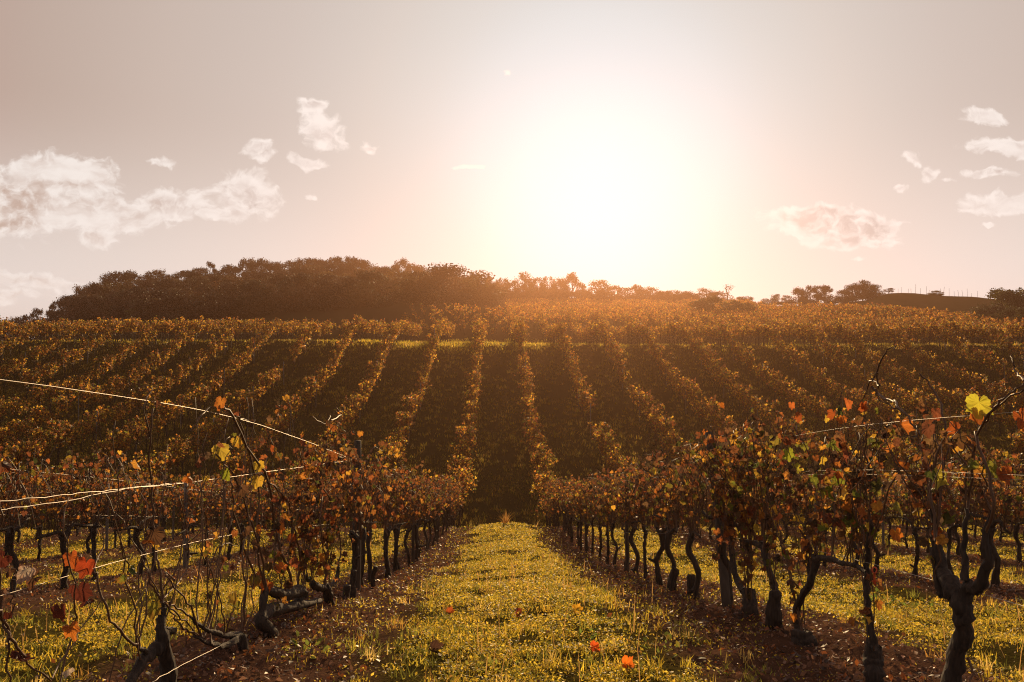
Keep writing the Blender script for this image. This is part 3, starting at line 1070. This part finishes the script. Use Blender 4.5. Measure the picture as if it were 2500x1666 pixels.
hero('thick leaning vine trunk with two arms at the lower right edge', UR, cropR, (1490, 1568),
     [([(1470, 1640), (1505, 1450), (1540, 1290), (1525, 1180), (1475, 1090), (1425, 990), (1400, 860)], [42, 40, 42, 46, 42, 30, 21]),
      ([(1535, 1210), (1560, 1100), (1620, 1085), (1660, 960), (1650, 860), (1680, 700)], [30, 32, 30, 24, 18, 9]), ([(1425, 990), (1400, 860), (1385, 700)], [30, 22, 9]), ([(1440, 1150), (1415, 1080), (1390, 900)], [22, 18, 14]),
      ([(1550, 1060), (1545, 900), (1560, 700)], [20, 14, 9])],
     [([(1400, 860), (1380, 560), (1450, 300), (1380, 100), (1310, 20)], 7), ([(1650, 860), (1690, 620), (1600, 340), (1640, 280), (1720, 180), (1850, 100)], 8), ([(1560, 700), (1600, 360), (1690, 200), (1760, 130), (1850, 70)], 7),
      ([(1560, 1450), (1580, 1500), (1575, 1590)], 7), ([(1400, 860), (1440, 520), (1380, 300)], 5), ([(1842, 60), (1800, 10), (1780, -60)], 6)], 6,
     [(1615, 170, .13, (.55, .5, .05), 1), (1600, 220, .1, (.5, .16, .03), 1), (1490, 290, .09, RED, 1), (1825, 240, .11, RED, 1), (1415, 530, .12, (.5, .42, .06), 1), (1735, 520, .09, RED, 1),
      (1210, 690, .10, (.3, .3, .04), 1), (1640, 660, .1, BRN), (1360, 440, .13, BRN), (1310, 540, .12, BRN)], w=W_RIGHT, per=1.1, top=1.3)
hero('thin vine rising from a stump-like foot, right row near the front', UR, cropR, (1090, 1530),
     [([(1092, 1550), (1085, 1460), (1088, 1380)], [48, 46, 40]), ([(1088, 1380), (1080, 1300), (1060, 1160), (1055, 1020), (1062, 900), (1075, 760)], [22, 16, 14, 14, 12, 9]),
      ([(1055, 1020), (1000, 985), (920, 970)], [11, 10, 8])],
     [([(1075, 760), (1070, 560), (1050, 400), (1060, 280)], 6), ([(1080, 90), (1130, 140), (1190, 165), (1235, 215), (1330, 330)], 7), ([(1110, 20), (1115, 90), (1080, 60), (1010, 210)], 5),
      ([(1240, 220), (1120, 150), (1100, 100)], 4), ([(1085, 60), (1150, -70), (1210, -110)], 5), ([(1062, 900), (1120, 760), (1190, 560), (1290, 420)], 5)], 6,
     [(1235, 280, .11, (.6, .2, .04), 1), (1240, 475, .09, ORA, 1), (1090, 680, .08, RED), (1200, 820, .09, ORA, 1), (1130, 440, .07, YEL), (1410, 810, .08, RED, 1), (1045, 180, .07, RED)], w=W_RIGHT, per=1.6)
hero('curved vine trunk standing on a round stump, third in the right row', UR, cropR, (745, 1395),
     [([(755, 1420), (745, 1370), (725, 1315)], [62, 60, 40]), ([(725, 1315), (705, 1250), (712, 1170), (770, 1080), (800, 960), (790, 935)], [20, 17, 17, 17, 17, 14]),
      ([(795, 955), (860, 945), (930, 968), (1000, 985)], [14, 14, 12, 9]), ([(780, 1060), (770, 1000), (775, 950)], [13, 12, 11])],
     [([(880, 940), (900, 700), (860, 460), (920, 250)], 5), ([(960, 970), (980, 800), (930, 600)], 5)], 11,
     [(890, 225, .09, RED, 1), (960, 170, .09, (.6, .17, .04), 1), (930, 245, .08, ORA, 1), (855, 245, .06, YEL, 1), (905, 530, .13, (.25, .27, .03), 1), (835, 450, .08, YEL, 1), (860, 770, .07, YEL, 1), (720, 590, .07, YEL),
      (700, 490, .09, (.45, .4, .05), 1), (600, 350, .10, (.3, .24, .04), 1), (660, 420, .12, GRN, 1), (880, 600, .13, (.15, .16, .02)), (1040, 185, .08, RED, 1)], w=W_RIGHT, per=1.9, thick=.26)
hero('slender forked vine on a knobbly foot, fourth in the right row', UR, cropR, (595, 1290), [([(597, 1310), (590, 1220), (602, 1110)], [34, 32, 22]), ([(602, 1110), (572, 1020), (545, 930), (530, 870)], [16, 15, 13, 12]),
     ([(560, 980), (545, 900), (480, 870), (420, 850)], [12, 12, 10, 8])], [([(540, 900), (560, 640), (600, 420), (640, 300)], 5)], 12,
     [(480, 365, .08, YEL, 1), (625, 345, .09, (.55, .35, .05), 1), (680, 180, .07, (.6, .17, .04), 1), (720, 235, .09, RED, 1), (615, 470, .07, RED, 1), (430, 770, .07, RED), (600, 765, .07, YEL, 1)], w=W_RIGHT, per=1.8)
hero('bent vine trunk behind the leaning wooden post, right row', UR, cropR, (460, 1200), [([(475, 1215), (462, 1110)], [36, 34]), ([(445, 1115), (405, 1050), (385, 950), (378, 860)], [20, 16, 15, 14])], [], 12,
     [(390, 360, .09, (.6, .33, .05), 1), (330, 180, .08, ORA, 1), (250, 315, .07, ORA, 1)], w=W_RIGHT, per=1.8)

# --- the other vines of the near slope and of the far slope
spots = []
for k in range(-9, 11):
    u = U0 + k * PITCH_ROW
    y = 2.4 + rng.uniform(0, .5)
    if k == 0:
        y = 7.45
    if k == 1:
        y = 6.35
    while y < 27.5:
        a = u / y
        if abs(a + .0192) < .70 and y > 3:
            spots.append((y, k, u + rng.normal(0, .035)))
        y += rng.uniform(.78, .98)
far_spots = []
for k in range(-16, 18):
    u = U0 + k * PITCH_ROW
    y = 30.0 + rng.uniform(0, .6)
    while y < 95:
        lim = 94 if u > 1.5 else 80
        if abs(u / y + .0192) < .74 and y < lim:
            g = fbm(np.array([u * .5 + 31]), np.array([y * .22]), 3)[0]
            if g > -.95:
                far_spots.append((y, k, u + rng.normal(0, .05)))
        y += rng.uniform(.95, 1.2)
far_spots.sort()
n_near = len(spots)
n_ind = max(0, 298 - NV[0] - n_near)
print('near vines', n_near, 'far', len(far_spots), 'individual far', n_ind)
cnt = {}
for (y, k, x) in spots:
    cnt[k] = cnt.get(k, 0) + 1
    c0 = cnt[k] + (6 if k == 0 else 5 if k == 1 else 0)
    pr = (PR_L if k <= 0 else PR_R)[rng.integers(8)]
    put_vine(pr, x, y, f"rusty vine on the near slope, {rowname(k)}, {ORD[c0]} from the front", scale=1.0)
cnt = {}
for (y, k, x) in far_spots[:n_ind]:
    cnt[k] = cnt.get(k, 0) + 1
    put_vine(PR_H[rng.integers(8)], x, y, f"golden vine low on the far slope, {rowname(k)}, {ORD[cnt[k]]} uphill", scale=rng.uniform(.85, 1.15))

# the rest of the far vineyard, past counting
T_far = []
for i in range(10):
    tr, ca, lf = vine_geo(h=.58, top=1.75, n_cane=14, per=1.7, w=W_HILL, lod=2, leaf=.14, trunk_r=.035, thick=.52, arm=.5, sides=4, cane_r=.008, droop=.5)
    T_far.append((tr, merge(ca), lf))
T_field = []
for i in range(8):
    tr, ca, lf = vine_geo(h=.55, top=1.5, n_cane=8, per=1.5, w=[.20, .09, .06, .14, .12, .20, .12, .07], lod=2, leaf=.2, trunk_r=.04, thick=.55, arm=.6, sides=3, cane_r=.008, droop=.5)
    T_field.append((tr, None, lf))


def scatter_vines(dst, tm, px, py, sc):
    for j, (x_, y_, s_) in enumerate(zip(px, py, sc)):
        t = tm[rng.integers(len(tm))]
        th = rng.uniform(-.3, .3) + math.pi * rng.integers(2)
        c_, s2 = math.cos(th), math.sin(th)
        Mx = np.array([[c_, -s2, 0], [s2, c_, 0], [0, 0, 1]]) * s_
        pos = np.array((x_, y_, zz(x_, y_)))
        for q, d in zip(t, dst):
            if q is None:
                continue
            o = d.n
            d.v += [(a @ Mx.T + pos).astype(np.float32) for a in q.v]
            d.c += q.c
            d.f3 += [a + o for a in q.f3]
            d.f4 += [a + o for a in q.f4]
            d.n += q.n


D = (MB(), MB(), MB())
rest = far_spots[n_ind:]
scatter_vines(D, T_far, [s[2] for s in rest], [s[0] for s in rest], rng.uniform(.85, 1.2, len(rest)))
fx, fy = [], []
rowa = R(74)                     # the upper field is planted across the slope
dirr = np.array((math.sin(rowa), math.cos(rowa)))
nr = np.array((dirr[1], -dirr[0]))
for rI in range(-60, 80):
    for t in np.arange(-140, 160, 1.25):
        p = dirr * (t + rng.normal(0, .12)) + nr * (rI * 2.3) + np.array((40.0, 125.0))
        px = 1141 + 1830 * p[0] / max(p[1], 1)
        lim = np.interp(px, [1165, 1700, 1760, 1900, 2060, 2200, 2420], [165, 163, 140, 126, 120, 113, 108])
        if (1166 < px < 2440 and 92 < p[1] < lim) or (930 < px <= 1166 and 84 < p[1] < 97):
            fx.append(p[0])
            fy.append(p[1])
print('field vines', len(fx))
scatter_vines(D, T_field, fx, fy, rng.uniform(.8, 1.1, len(fx)))
root = empty('vineyard', (0, 62, zz(0, 62)), 'golden autumn vine rows massed over the top of the far slope', 'vineyard')
root['kind'] = 'stuff'
for nm, d, m in (('trunks', D[0], M_BARK), ('canes', D[1], M_CANE), ('foliage', D[2], M_HLEAF)):
    o = d.build(nm, m, None, nm != 'foliage')
    o.parent = root
    o.matrix_parent_inverse = Matrix.Translation(-root.location)
    o['kind'] = 'stuff'


# ------------------------------------------------------------------ posts and wires
def post(x, y, h, r, m, label, lean=(0, 0), sides=8, group='trellis posts', name='trellis_post', square=False):
    mb = MB()
    z = zz(x, y)
    P = np.array([(0, 0, -.25), (lean[0] * .5 * h, lean[1] * .5 * h, h * .5), (lean[0] * h, lean[1] * h, h)])
    Q = resample(P, 9)
    tube(mb, Q, np.linspace(r * 1.05, r * .92, 9), sides, lump=.05)
    o = mb.build(name, m, loc=(x, y, z), smooth=not square)
    tag(o, label, 'post', group)
    return o


post(UL, 8.05, 1.5, .036, M_POST, 'thick wooden trellis post in the first row left of the path', (0, -.01))
p_r = onrow(*cropR((370, 1190)), UR)
post(UR, p_r.y, 1.34, .040, M_POST, 'leaning thick wooden post in the first row right of the path', (-.01, .6 / 1.42 * .9))
post(UL - .003, 2.20, 1.2, .022, M_POST, 'dark post cut off by the left picture edge')
pl2 = onrow(425 / .9412, 1310 / .9412, U0 - PITCH_ROW)
post(U0 - PITCH_ROW, pl2.y, 1.30, .03, M_STEEL, 'straight slim post in the second row left of the path', sides=4)
q = onrow(245 / .9412, 1258 / .9412, U0 - 2 * PITCH_ROW)
post(U0 - 2 * PITCH_ROW, q.y, 1.35, .03, M_STEEL, 'slim post in the third row left of the path', sides=4)
for k, ys in ((0, (13.2, 18.6)), (1, (11.3, 16.5, 21.6)), (2, (7.3, 12.6, 18.1)), (3, (11.5, 17.0)), (-1, (17.0,)), (-2, (19.5,))):
    for i, y_ in enumerate(ys):
        post(U0 + k * PITCH_ROW + .02, y_, 1.35, .028, M_POST if k in (0, 1) else M_STEEL, f"slim near-slope post, {rowname(k)}, {ORD[i + 1 + (1 if k < 2 and k > -3 else 0)]} from the front", sides=6)
for k in range(-11, 14):
    u = U0 + k * PITCH_ROW
    i = 0
    for y_ in np.arange(32.5 + (k * 37 % 5), 61, 6.2):
        if abs(u / y_ + .019) < .70:
            i += 1
            post(u + rng.normal(0, .05), y_ + rng.normal(0, .3), rng.uniform(1.5, 1.8), .028, M_STEEL, f"thin pale post on the far slope, {rowname(k)}, {ORD[i]} uphill", (rng.normal(0, .02), rng.normal(0, .02)), 4)
# young stakes along the top of the right-hand knoll
for i, px in enumerate(np.linspace(2040, 2262, 21)):
    px = px + rng.uniform(-4, 4)
    y_ = 157 + rng.normal(0, .5)
    post((px - 1141) / 1830 * y_, y_, rng.uniform(.7, 1.9), .03, M_POST, f"thin stake on the grassy knoll crest, {ORD[i + 1]} from its west end", (rng.normal(0, .08), 0), 4, 'stakes on the knoll', 'stake')


def wire(k, pts, label, r=.0021):
    r = r * .44
    mb = MB()
    tube(mb, np.array(pts), r, 5)
    o = mb.build('trellis_wire', M_WIRE)
    tag(o, label, 'wire', 'trellis wires')


def row_wire(k, h, y0, y1, label, r=.0021, jit=.012):
    u = U0 + k * PITCH_ROW
    ys = np.arange(y0, y1, .45)
    z = np.array([np.interp(v, YG, TAB[8]) for v in ys]) + h + np.sin(ys * .9 + k) * jit
    wire(k, np.stack([u + rng.normal(0, .004, len(ys)), ys, z], 1), label, r)


row_wire(0, 1.33, 1.6, 26, 'topmost bright wire of the first row left of the path', .0025)
row_wire(0, .72, 1.6, 26, 'lowest thin wire of the first row left of the path', .0019, .02)
a, b, c = onrow(*cropL((0, 665)), UL), onrow(*cropL((340, 630)), UL), onrow(*cropL((620, 600)), UL)
d_, e_ = onrow(*cropL((1080, 552)), UL), onrow(*cropL((1780, 455)), UL)
wire(0, resample([onrow(-60, 1232, UL), a, b, c, d_, e_], 40, .0012), 'upper strand of the loose pair of wires at left, tied to the wooden post', .0024)
a, b = onrow(*cropL((0, 706)), UL * 1.01), onrow(*cropL((340, 660)), UL * 1.01)
wire(0, resample([onrow(-60, 1255, UL * 1.01), a, b, onrow(*cropL((620, 604)), UL * 1.01), onrow(*cropL((900, 570)), UL * 1.005)], 30, .0012), 'lower strand of the loose pair of wires at left', .0024)
wire(0, resample([onrow(*cropL((760, 1568)), -1.25), onrow(*cropL((900, 1490)), -1.28), onrow(*cropL((1110, 1382)), -1.33)], 14, .002), 'short pale wire end slanting over the grass by the forked vine', .0022)
row_wire(1, 1.27, 1.6, 26, 'topmost bright wire of the first row right of the path', .0023)
row_wire(1, 1.05, 1.6, 9, 'upper strand of the double wire in the right row', .0019)
row_wire(1, 1.035, 1.6, 8, 'lower strand of the double wire in the right row', .0019, .018)
row_wire(1, .60, 1.6, 26, 'low wire the right row of trunks is trained along', .0028, .015)
for k in (-1, -2, 2, 3):
    row_wire(k, 1.25, 3, 26, f"top wire of the {rowname(k)}", .0026)
    row_wire(k, .82, 3, 26, f"middle wire of the {rowname(k)}", .0024)

# orange clip hanging on the low wire
mb = MB()
th = np.linspace(0, 2 * np.pi, 15)
tube(mb, np.stack([.011 * np.cos(th), np.zeros(15), .014 * np.sin(th)], 1), .0035, 6, cap=False)
tube(mb, [(0, 0, -.013), (0, 0, -.035), (0, 0, -.066)], [.006, .0045, .007], 6)
tube(mb, [(-.013, 0, -.052), (.013, 0, -.052)], .004, 6)
tube(mb, [(.0, 0, -.066), (.007, 0, -.072)], .004, 6)
pc = onrow(*cropR((1095, 1008)), UR - .02)
tag(mb.build('wire_clip', M_CLIP, loc=pc), 'orange plastic clip hanging from the low wire beside a thin vine', 'clip')


def stump(sx, sy, u, h, r, label):
    p = onrow(sx, sy, u)
    mb = MB()
    Q = resample([(0, 0, -.1), (rng.normal(0, .01), rng.normal(0, .01), h * .5), (rng.normal(0, .02), rng.normal(0, .02), h)], 8)
    tube(mb, Q, np.array([1.25, 1.2, 1.05, .95, .95, 1., 1.02, .9]) * r, 9, lump=.15)
    tag(mb.build('vine_stump', M_BARK, loc=(u, p.y, zz(u, p.y))), label, 'stump', 'sawn-off vine stumps')


stump(*cropL((1725, 1190)), UL + .03, .15, .034, 'short sawn stump left of the wooden post in the left row')
stump(915, 1465, UL + .12, .24, .026, 'leaning tall stump just right of the wooden post')
stump(*cropR((180, 1135)), UR - .02, .2, .04, 'dark sawn stump beside a straight trunk, left of the leaning post')
stump(*cropR((80, 1110)), UR - .03, .22, .045, 'stubby stump farthest along the right row, near the path')

# single fallen leaves that stand out on the path
for (sx, sy, s, c, lb) in ((1527, 1628, .085, (.65, .16, .02), 'bright orange leaf lying on the path near the bottom'), (1054, 1588, .12, (.06, .03, .02), 'dark curled dead leaf on the left side of the path'),
                           (1404, 1489, .10, (.6, .33, .03), 'yellow leaf standing on edge in the path grass'), (1264, 1497, .09, (.25, .05, .02), 'dark red leaf in the middle of the path'),
                           (1096, 1498, .08, (.3, .07, .02), 'rust coloured leaf at the left margin of the path'), (1448, 1583, .08, (.6, .1, .02), 'red leaf propped in tall grass right on the path')):
    d = ray(sx, sy)
    t = 3.0
    for _ in range(60):
        p = d * t
        e = p.z - zz(p.x, p.y)
        if e < 0.03:
            break
        t += e * .8
    mb = MB()
    zax = Vector((rng.normal(0, .5), -.8, .8)).normalized()
    xax = Vector((1, rng.normal(0, .4), 0)).cross(zax).normalized()
    add_leaves(mb, np.zeros((1, 3)), [s], np.array([c]), 0, np.array([[list(xax), list(zax.cross(xax)), list(zax)]]).transpose(0, 2, 1), .9)
    tag(mb.build('fallen_leaf', M_LEAF, loc=(p.x, p.y, zz(p.x, p.y) + .035)), lb, 'leaf', 'fallen leaves on the path')


def rosette(sx, sy, n, size, hgt, label, col=(.10, .14, .025), name='weed_plant'):
    d = ray(sx, sy)
    t = 2.5
    for _ in range(80):
        p = d * t
        e = p.z - zz(p.x, p.y)
        if e < 0.01:
            break
        t += e * .8
    mb = MB()
    pos = rng.normal(0, 1, (n, 3)) * np.array((hgt * 1.1, hgt * 1.1, hgt * .4)) + np.array((0, 0, hgt * .5))
    tip = pos / (np.linalg.norm(pos, axis=1)[:, None] + 1e-6) + np.array((0, 0, .35)) + rng.normal(0, .25, (n, 3))
    tip /= np.linalg.norm(tip, axis=1)[:, None]
    xx = np.cross(tip, rng.normal(0, .4, (n, 3)) + np.array((0, 0, 1)))
    xx /= np.linalg.norm(xx, axis=1)[:, None]
    rot = np.stack([xx * .7, tip, np.cross(xx, tip)], 2)
    add_leaves(mb, pos, size * rng.uniform(.5, 1.2, n), np.array(col) * rng.uniform(.6, 1.4, (n, 1)), 2, rot, .5)
    tag(mb.build(name, M_GRASS, loc=(p.x, p.y, zz(p.x, p.y))), label, 'weed', 'leafy weeds')


rosette(2155, 1475, 60, .05, .08, 'dark leafy weed behind the thin vine in the right row')
rosette(2245, 1495, 70, .05, .09, 'large dark weed clump left of the thick leaning trunk')
rosette(745, 1590, 40, .06, .07, 'broad-leaved weed on the soil below the gnarled vine', (.16, .2, .04))
rosette(1420, 1560, 40, .04, .06, 'dark weed clump in the path grass right of its middle')
rosette(1190, 1635, 50, .04, .05, 'low broad-leaved weed near the bottom middle of the path', (.2, .24, .04))
rosette(1640, 1600, 50, .05, .09, 'tall weed at the right margin of the path', (.14, .17, .03))

# dry grass tuft and bushes where the path drops away
mb = MB()
n = 110
tx, ty = rng.normal(.05, .07, n), rng.normal(23.3, .1, n)
add_blades(mb, tx - .05, ty - 23.3, rng.uniform(.25, .5, n) * np.exp(-(tx - .05) ** 2 / .008), np.full(n, .010), np.tile(np.array([[.32, .17, .05]]), (n, 1)) * rng.uniform(.6, 1.3, (n, 1)), .35, z=np.zeros(n))
tag(mb.build('grass_tuft', M_GRASS, loc=(.25, 23.3, zz(.25, 23.3))), 'dry upright grass tuft where the path drops out of sight', 'grass tuft')


# ------------------------------------------------------------------ trees
def tree_geo(hgt=1.0, wid=.9, lobes=13, n=2600, leaf=.045, pal=0, trunk_h=.3, sparse=False, seed=None):
    """unit tree: crown about 1 high in all; scaled when placed"""
    tr, cr = MB(), MB()
    tube(tr, resample([(0, 0, -.12), (rng.normal(0, .01), 0, trunk_h * .6), (rng.normal(0, .03), rng.normal(0, .03), .55), (rng.normal(0, .04), rng.normal(0, .04), .8)], 9), np.linspace(.035, .010, 9), 6, lump=.1)
    cents, rads = [], []
    for i in range(lobes):
        h = rng.uniform(trunk_h + .02, .88)
        prof = math.sin(min(1, (h - trunk_h + .12) / (1 - trunk_h + .12)) ** .8 * math.pi) ** .6
        a = rng.uniform(0, 2 * np.pi)
        rr = wid * .42 * prof * math.sqrt(rng.uniform(.15, 1))
        cents.append((math.cos(a) * rr, math.sin(a) * rr, h))
        rads.append(rng.uniform(.10, .20) * (1.05 if not sparse else .7))
    if not sparse:
        for i in range(7):            # skirts of the crown
            a = i / 7 * 2 * np.pi + rng.uniform(-.3, .3)
            cents.append((math.cos(a) * wid * .30, math.sin(a) * wid * .30, rng.uniform(.10, .36)))
            rads.append(rng.uniform(.13, .19))
    cents.append((rng.normal(0, .06), rng.normal(0, .06), .86))
    rads.append(.13)
    cents, rads = np.array(cents), np.array(rads)
    for c in cents[:: 1 if sparse else 2]:
        s = np.array((0, 0, rng.uniform(trunk_h * .7, .6)))
        tube(tr, resample([s, (s + c) / 2 + rng.normal(0, .02, 3), c], 6), np.linspace(.014, .003, 6), 4, cap=False)
    p = rads ** 2 / (rads ** 2).sum()
    li = rng.choice(len(cents), n, p=p)
    d = rng.normal(0, 1, (n, 3))
    d /= np.linalg.norm(d, axis=1)[:, None]
    pos = cents[li] + d * (rads[li] * rng.random(n) ** .38 * rng.uniform(.8, 1.18, n))[:, None] * np.array((1.1, 1.1, .82))
    pos += rng.normal(0, .012, (n, 3))
    base = np.array([[(.040, .034, .018), (.030, .028, .016), (.055, .038, .019), (.070, .040, .018)],
                     [(.13, .075, .022), (.10, .075, .022), (.16, .08, .022), (.08, .06, .02)],
                     [(.05, .055, .018), (.035, .04, .015), (.06, .06, .02), (.05, .045, .02)]][pal])
    base = base * rng.uniform(.65, 1.7) * rng.uniform(.9, 1.12, 3)
    lc = base[rng.integers(0, 4, len(cents))][li] * rng.uniform(.6, 1.35, (n, 1))
    r = rng.normal(0, 1, (n, 3))
    a = np.cross(d + r * .7, rng.normal(0, 1, (n, 3)))
    a /= np.linalg.norm(a, axis=1)[:, None]
    b = np.cross(a, d + r * .7)
    b /= np.linalg.norm(b, axis=1)[:, None]
    s = (leaf * rng.uniform(.5, 1.2, n))[:, None] * .5
    V = np.stack([pos - a * s, pos - b * s * .7, pos + a * s, pos + b * s * .7], 1)
    kf = (np.arange(n) * 4)[:, None]
    cr.add(V.reshape(-1, 3), np.concatenate([np.array([[0, 1, 2]]) + kf, np.array([[0, 2, 3]]) + kf]), np.repeat(lc[:, None], 4, 1).reshape(-1, 3))
    return tr.mesh('trunk', M_TBARK), cr.mesh('crown', M_TREE, False)


T_OAK = [tree_geo(lobes=20, wid=1.1, n=5200, trunk_h=.06, leaf=.05) for _ in range(7)]
T_WARM = [tree_geo(lobes=18, wid=1.0, n=4200, pal=1, trunk_h=.04, leaf=.05) for _ in range(5)]
T_AIRY = [tree_geo(lobes=13, wid=.9, n=2200, trunk_h=.3, sparse=True) for _ in range(3)]
T_BUSH = [tree_geo(lobes=26, wid=1.5, n=6500, trunk_h=.05, pal=2, leaf=.06) for _ in range(3)]
T_BARE = [tree_geo(lobes=9, wid=.8, n=260, trunk_h=.3, sparse=True, pal=1) for _ in range(2)]


def put_tree(name, pr, x, y, h, w, label, group, cat='tree'):
    o = empty(name, (x, y, zz(x, y) - .15), label, cat, group, rng.uniform(0, 6.28))
    o.scale = (w, w, h)
    child('trunk', pr[0], o)
    child('crown', pr[1], o)
    return o


def sky_tree(px, ptop, y, w, pr, label, group, name='tree', wk=None, cat='tree'):
    x_ = (px - 1141) / 1830 * y
    zt = (850 - ptop) / 1830 * y
    g = zz(x_, y) - .15
    h = max(1.2, (zt - g) / .99)
    put_tree(name, pr, x_, y, h, w if w else h * rng.uniform(.95, 1.25), label, group, cat)


RIDGE = [(24, 734), (48, 729), (72, 722), (98, 708), (128, 697), (150, 690), (172, 682), (196, 657), (224, 648), (256, 626), (276, 624), (298, 621), (318, 628), (342, 632), (364, 620), (392, 630), (420, 625), (440, 621), (460, 613),
         (486, 601), (508, 616), (530, 607), (550, 612), (568, 592), (588, 597), (604, 592), (624, 605), (640, 602), (668, 597), (686, 604), (704, 591), (722, 590), (738, 593), (768, 591), (784, 588), (802, 587), (820, 591), (836, 597), (856, 610), (876, 612),
         (900, 605), (924, 591), (944, 603), (966, 608), (986, 624), (1009, 620), (1034, 630), (1060, 642), (1088, 631), (1124, 633), (1142, 644)]
for i, (px, pt) in enumerate(RIDGE):
    air = px in (486, 98, 128, 1124)
    pr = T_AIRY[i % 3] if air else T_OAK[rng.integers(7)]
    sky_tree(px, pt, 188 + rng.normal(0, 1.5), rng.uniform(4.4, 7.4) * (.9 if air else 1), pr, f"{'airy' if air else 'dark round'} tree on the wooded hill skyline, {ORD[i + 1]} from its west end", 'trees along the wooded skyline')
# the wood below the skyline
nwood = 0
for y_ in np.arange(104, 177, 7.4):
    a = -.62
    while a < .008:
        ax = a + rng.normal(0, .008)
        yy = y_ + rng.normal(0, 1.6)
        px = 1141 + 1830 * ax
        lo = np.interp(px, [60, 160, 300, 700, 900, 1150], [182, 150, 112, 106, 108, 112])
        if yy > lo and px > 70 and px < 1152:
            x_ = ax * yy
            h = rng.uniform(3.8, 6.2)
            put_tree('tree', T_OAK[rng.integers(7)] if rng.random() < .85 else T_WARM[rng.integers(4)], x_, yy, h, h * rng.uniform(1.1, 1.5), 'dark rounded tree in the thick of the wood on the shaded hillside', 'trees of the wood on the hillside')
            nwood += 1
        a += 7.4 / y_
print('wood trees', nwood)
MID = [(1158, 637), (1176, 645), (1203, 624), (1218, 636), (1234, 635), (1257, 633), (1275, 645), (1291, 637), (1315, 622), (1341, 649), (1372, 640), (1396, 660), (1412, 653), (1438, 658), (1464, 651), (1486, 664), (1504, 657), (1524, 668), (1545, 664), (1567, 667), (1585, 669),
       (1604, 672), (1628, 660), (1652, 668), (1700, 680), (1722, 679)]
for i, (px, pt) in enumerate(MID):
    air = px in (1315, 1412, 1464)
    sky_tree(px, pt, 172 + rng.normal(0, 1.5), (5.2 if px != 1372 else 6.6) * rng.uniform(.85, 1.25) if not air else 5.4, T_AIRY[i % 3] if air else T_WARM[rng.integers(4)],
             f"{'sparse' if air else 'orange'} tree in the glowing treeline above the upper field, {ORD[i + 1]} from its left end", 'trees along the glowing treeline')
for i, px in enumerate(np.arange(1166, 1740, 17.0)):      # thicket under the treeline
    px += rng.uniform(-5, 5)
    sky_tree(px, np.interp(px, [1166, 1400, 1740], [660, 672, 684]) + rng.uniform(-9, 9), 168 + rng.normal(0, 1), rng.uniform(3.6, 5.6), T_WARM[rng.integers(5)], 'low orange bush filling the foot of the glowing treeline', 'thicket under the glowing treeline', 'bush', cat='bush')
sky_tree(1675, 650, 166, 6.0, T_BARE[0], 'half bare tall tree standing above the right end of the treeline', 'trees along the glowing treeline')
sky_tree(1640, 683, 118, 6.0, T_BUSH[0], 'big rounded bush in the upper vine field, left half of a pair', 'bushes in the upper field', 'bush', cat='bush')
sky_tree(1690, 688, 120, 5.5, T_BUSH[1], 'big rounded bush in the upper vine field, right half of a pair', 'bushes in the upper field', 'bush', cat='bush')
RT = [(1765, 684, 2.6), (1785, 674, 3.4), (1812, 676, 3.2), (1841, 659, 4.2), (1868, 653, 4.0), (1902, 651, 5.0), (1945, 663, 3.8), (1968, 652, 4.4), (1992, 640, 5.6), (2014, 650, 4.6)]
for i, (px, pt, w) in enumerate(RT):
    sky_tree(px, pt, 158 + rng.normal(0, 1), w, T_OAK[i % 7] if i > 3 else T_WARM[i % 4], f"dark tree at the left shoulder of the grassy knoll, {ORD[i + 1]} from the left", 'trees on the grassy knoll')
sky_tree(2053, 660, 158, 3.4, T_AIRY[0], 'small spiky bush on the knoll skyline right of the round trees', 'bushes on the knoll', 'bush', cat='bush')
sky_tree(2163, 667, 157, 2.2, T_BUSH[1], 'tiny round bush among the stakes on the knoll skyline', 'bushes on the knoll', 'bush', cat='bush')
sky_tree(2107, 703, 139, 3.0, T_BUSH[2], 'small dark bush on the shaded face of the knoll', 'bushes on the knoll', 'bush', cat='bush')
sky_tree(2318, 660, 112, 5.6, T_BUSH[0], 'large dark domed tree at the right edge, inner one', 'dark trees at the right edge')
sky_tree(2362, 656, 110, 6.0, T_BUSH[1], 'large dark domed tree cut by the right edge', 'dark trees at the right edge')
sky_tree(2296, 700, 106, 4.0, T_BUSH[2], 'low dark bush at the foot of the domed trees on the right', 'dark trees at the right edge', 'bush', cat='bush')
sky_tree(2345, 700, 104, 5.0, T_BUSH[1], 'dark bush in front of the domed tree at the right edge', 'dark trees at the right edge', 'bush', cat='bush')

# ------------------------------------------------------------------ haze
mb = MB()
Xh, y0, y1, z0, z1 = 1600, -1600, 1600, -12, 32
v = [(sx * Xh, sy, sz) for sz in (z0, z1) for sx, sy in ((-1, y0), (1, y0), (1, y1), (-1, y1))]
mb.add(v, [(3, 2, 1, 0), (4, 5, 6, 7), (0, 1, 5, 4), (1, 2, 6, 5), (2, 3, 7, 6), (3, 0, 4, 7)])
m, nd, l = mat('haze')
pv = nd.new('ShaderNodeVolumePrincipled')
pv.inputs['Color'].default_value = (1.0, .55, .36, 1)
pv.inputs['Density'].default_value = 0.00045
pv.inputs['Anisotropy'].default_value = 0.80
o = nd.new('ShaderNodeOutputMaterial')
l.new(pv.outputs[0], o.inputs['Volume'])
hz = mb.build('haze', m, smooth=False)
tag(hz, 'warm sunlit haze hanging in the air over the vineyard', 'haze', kind='stuff')
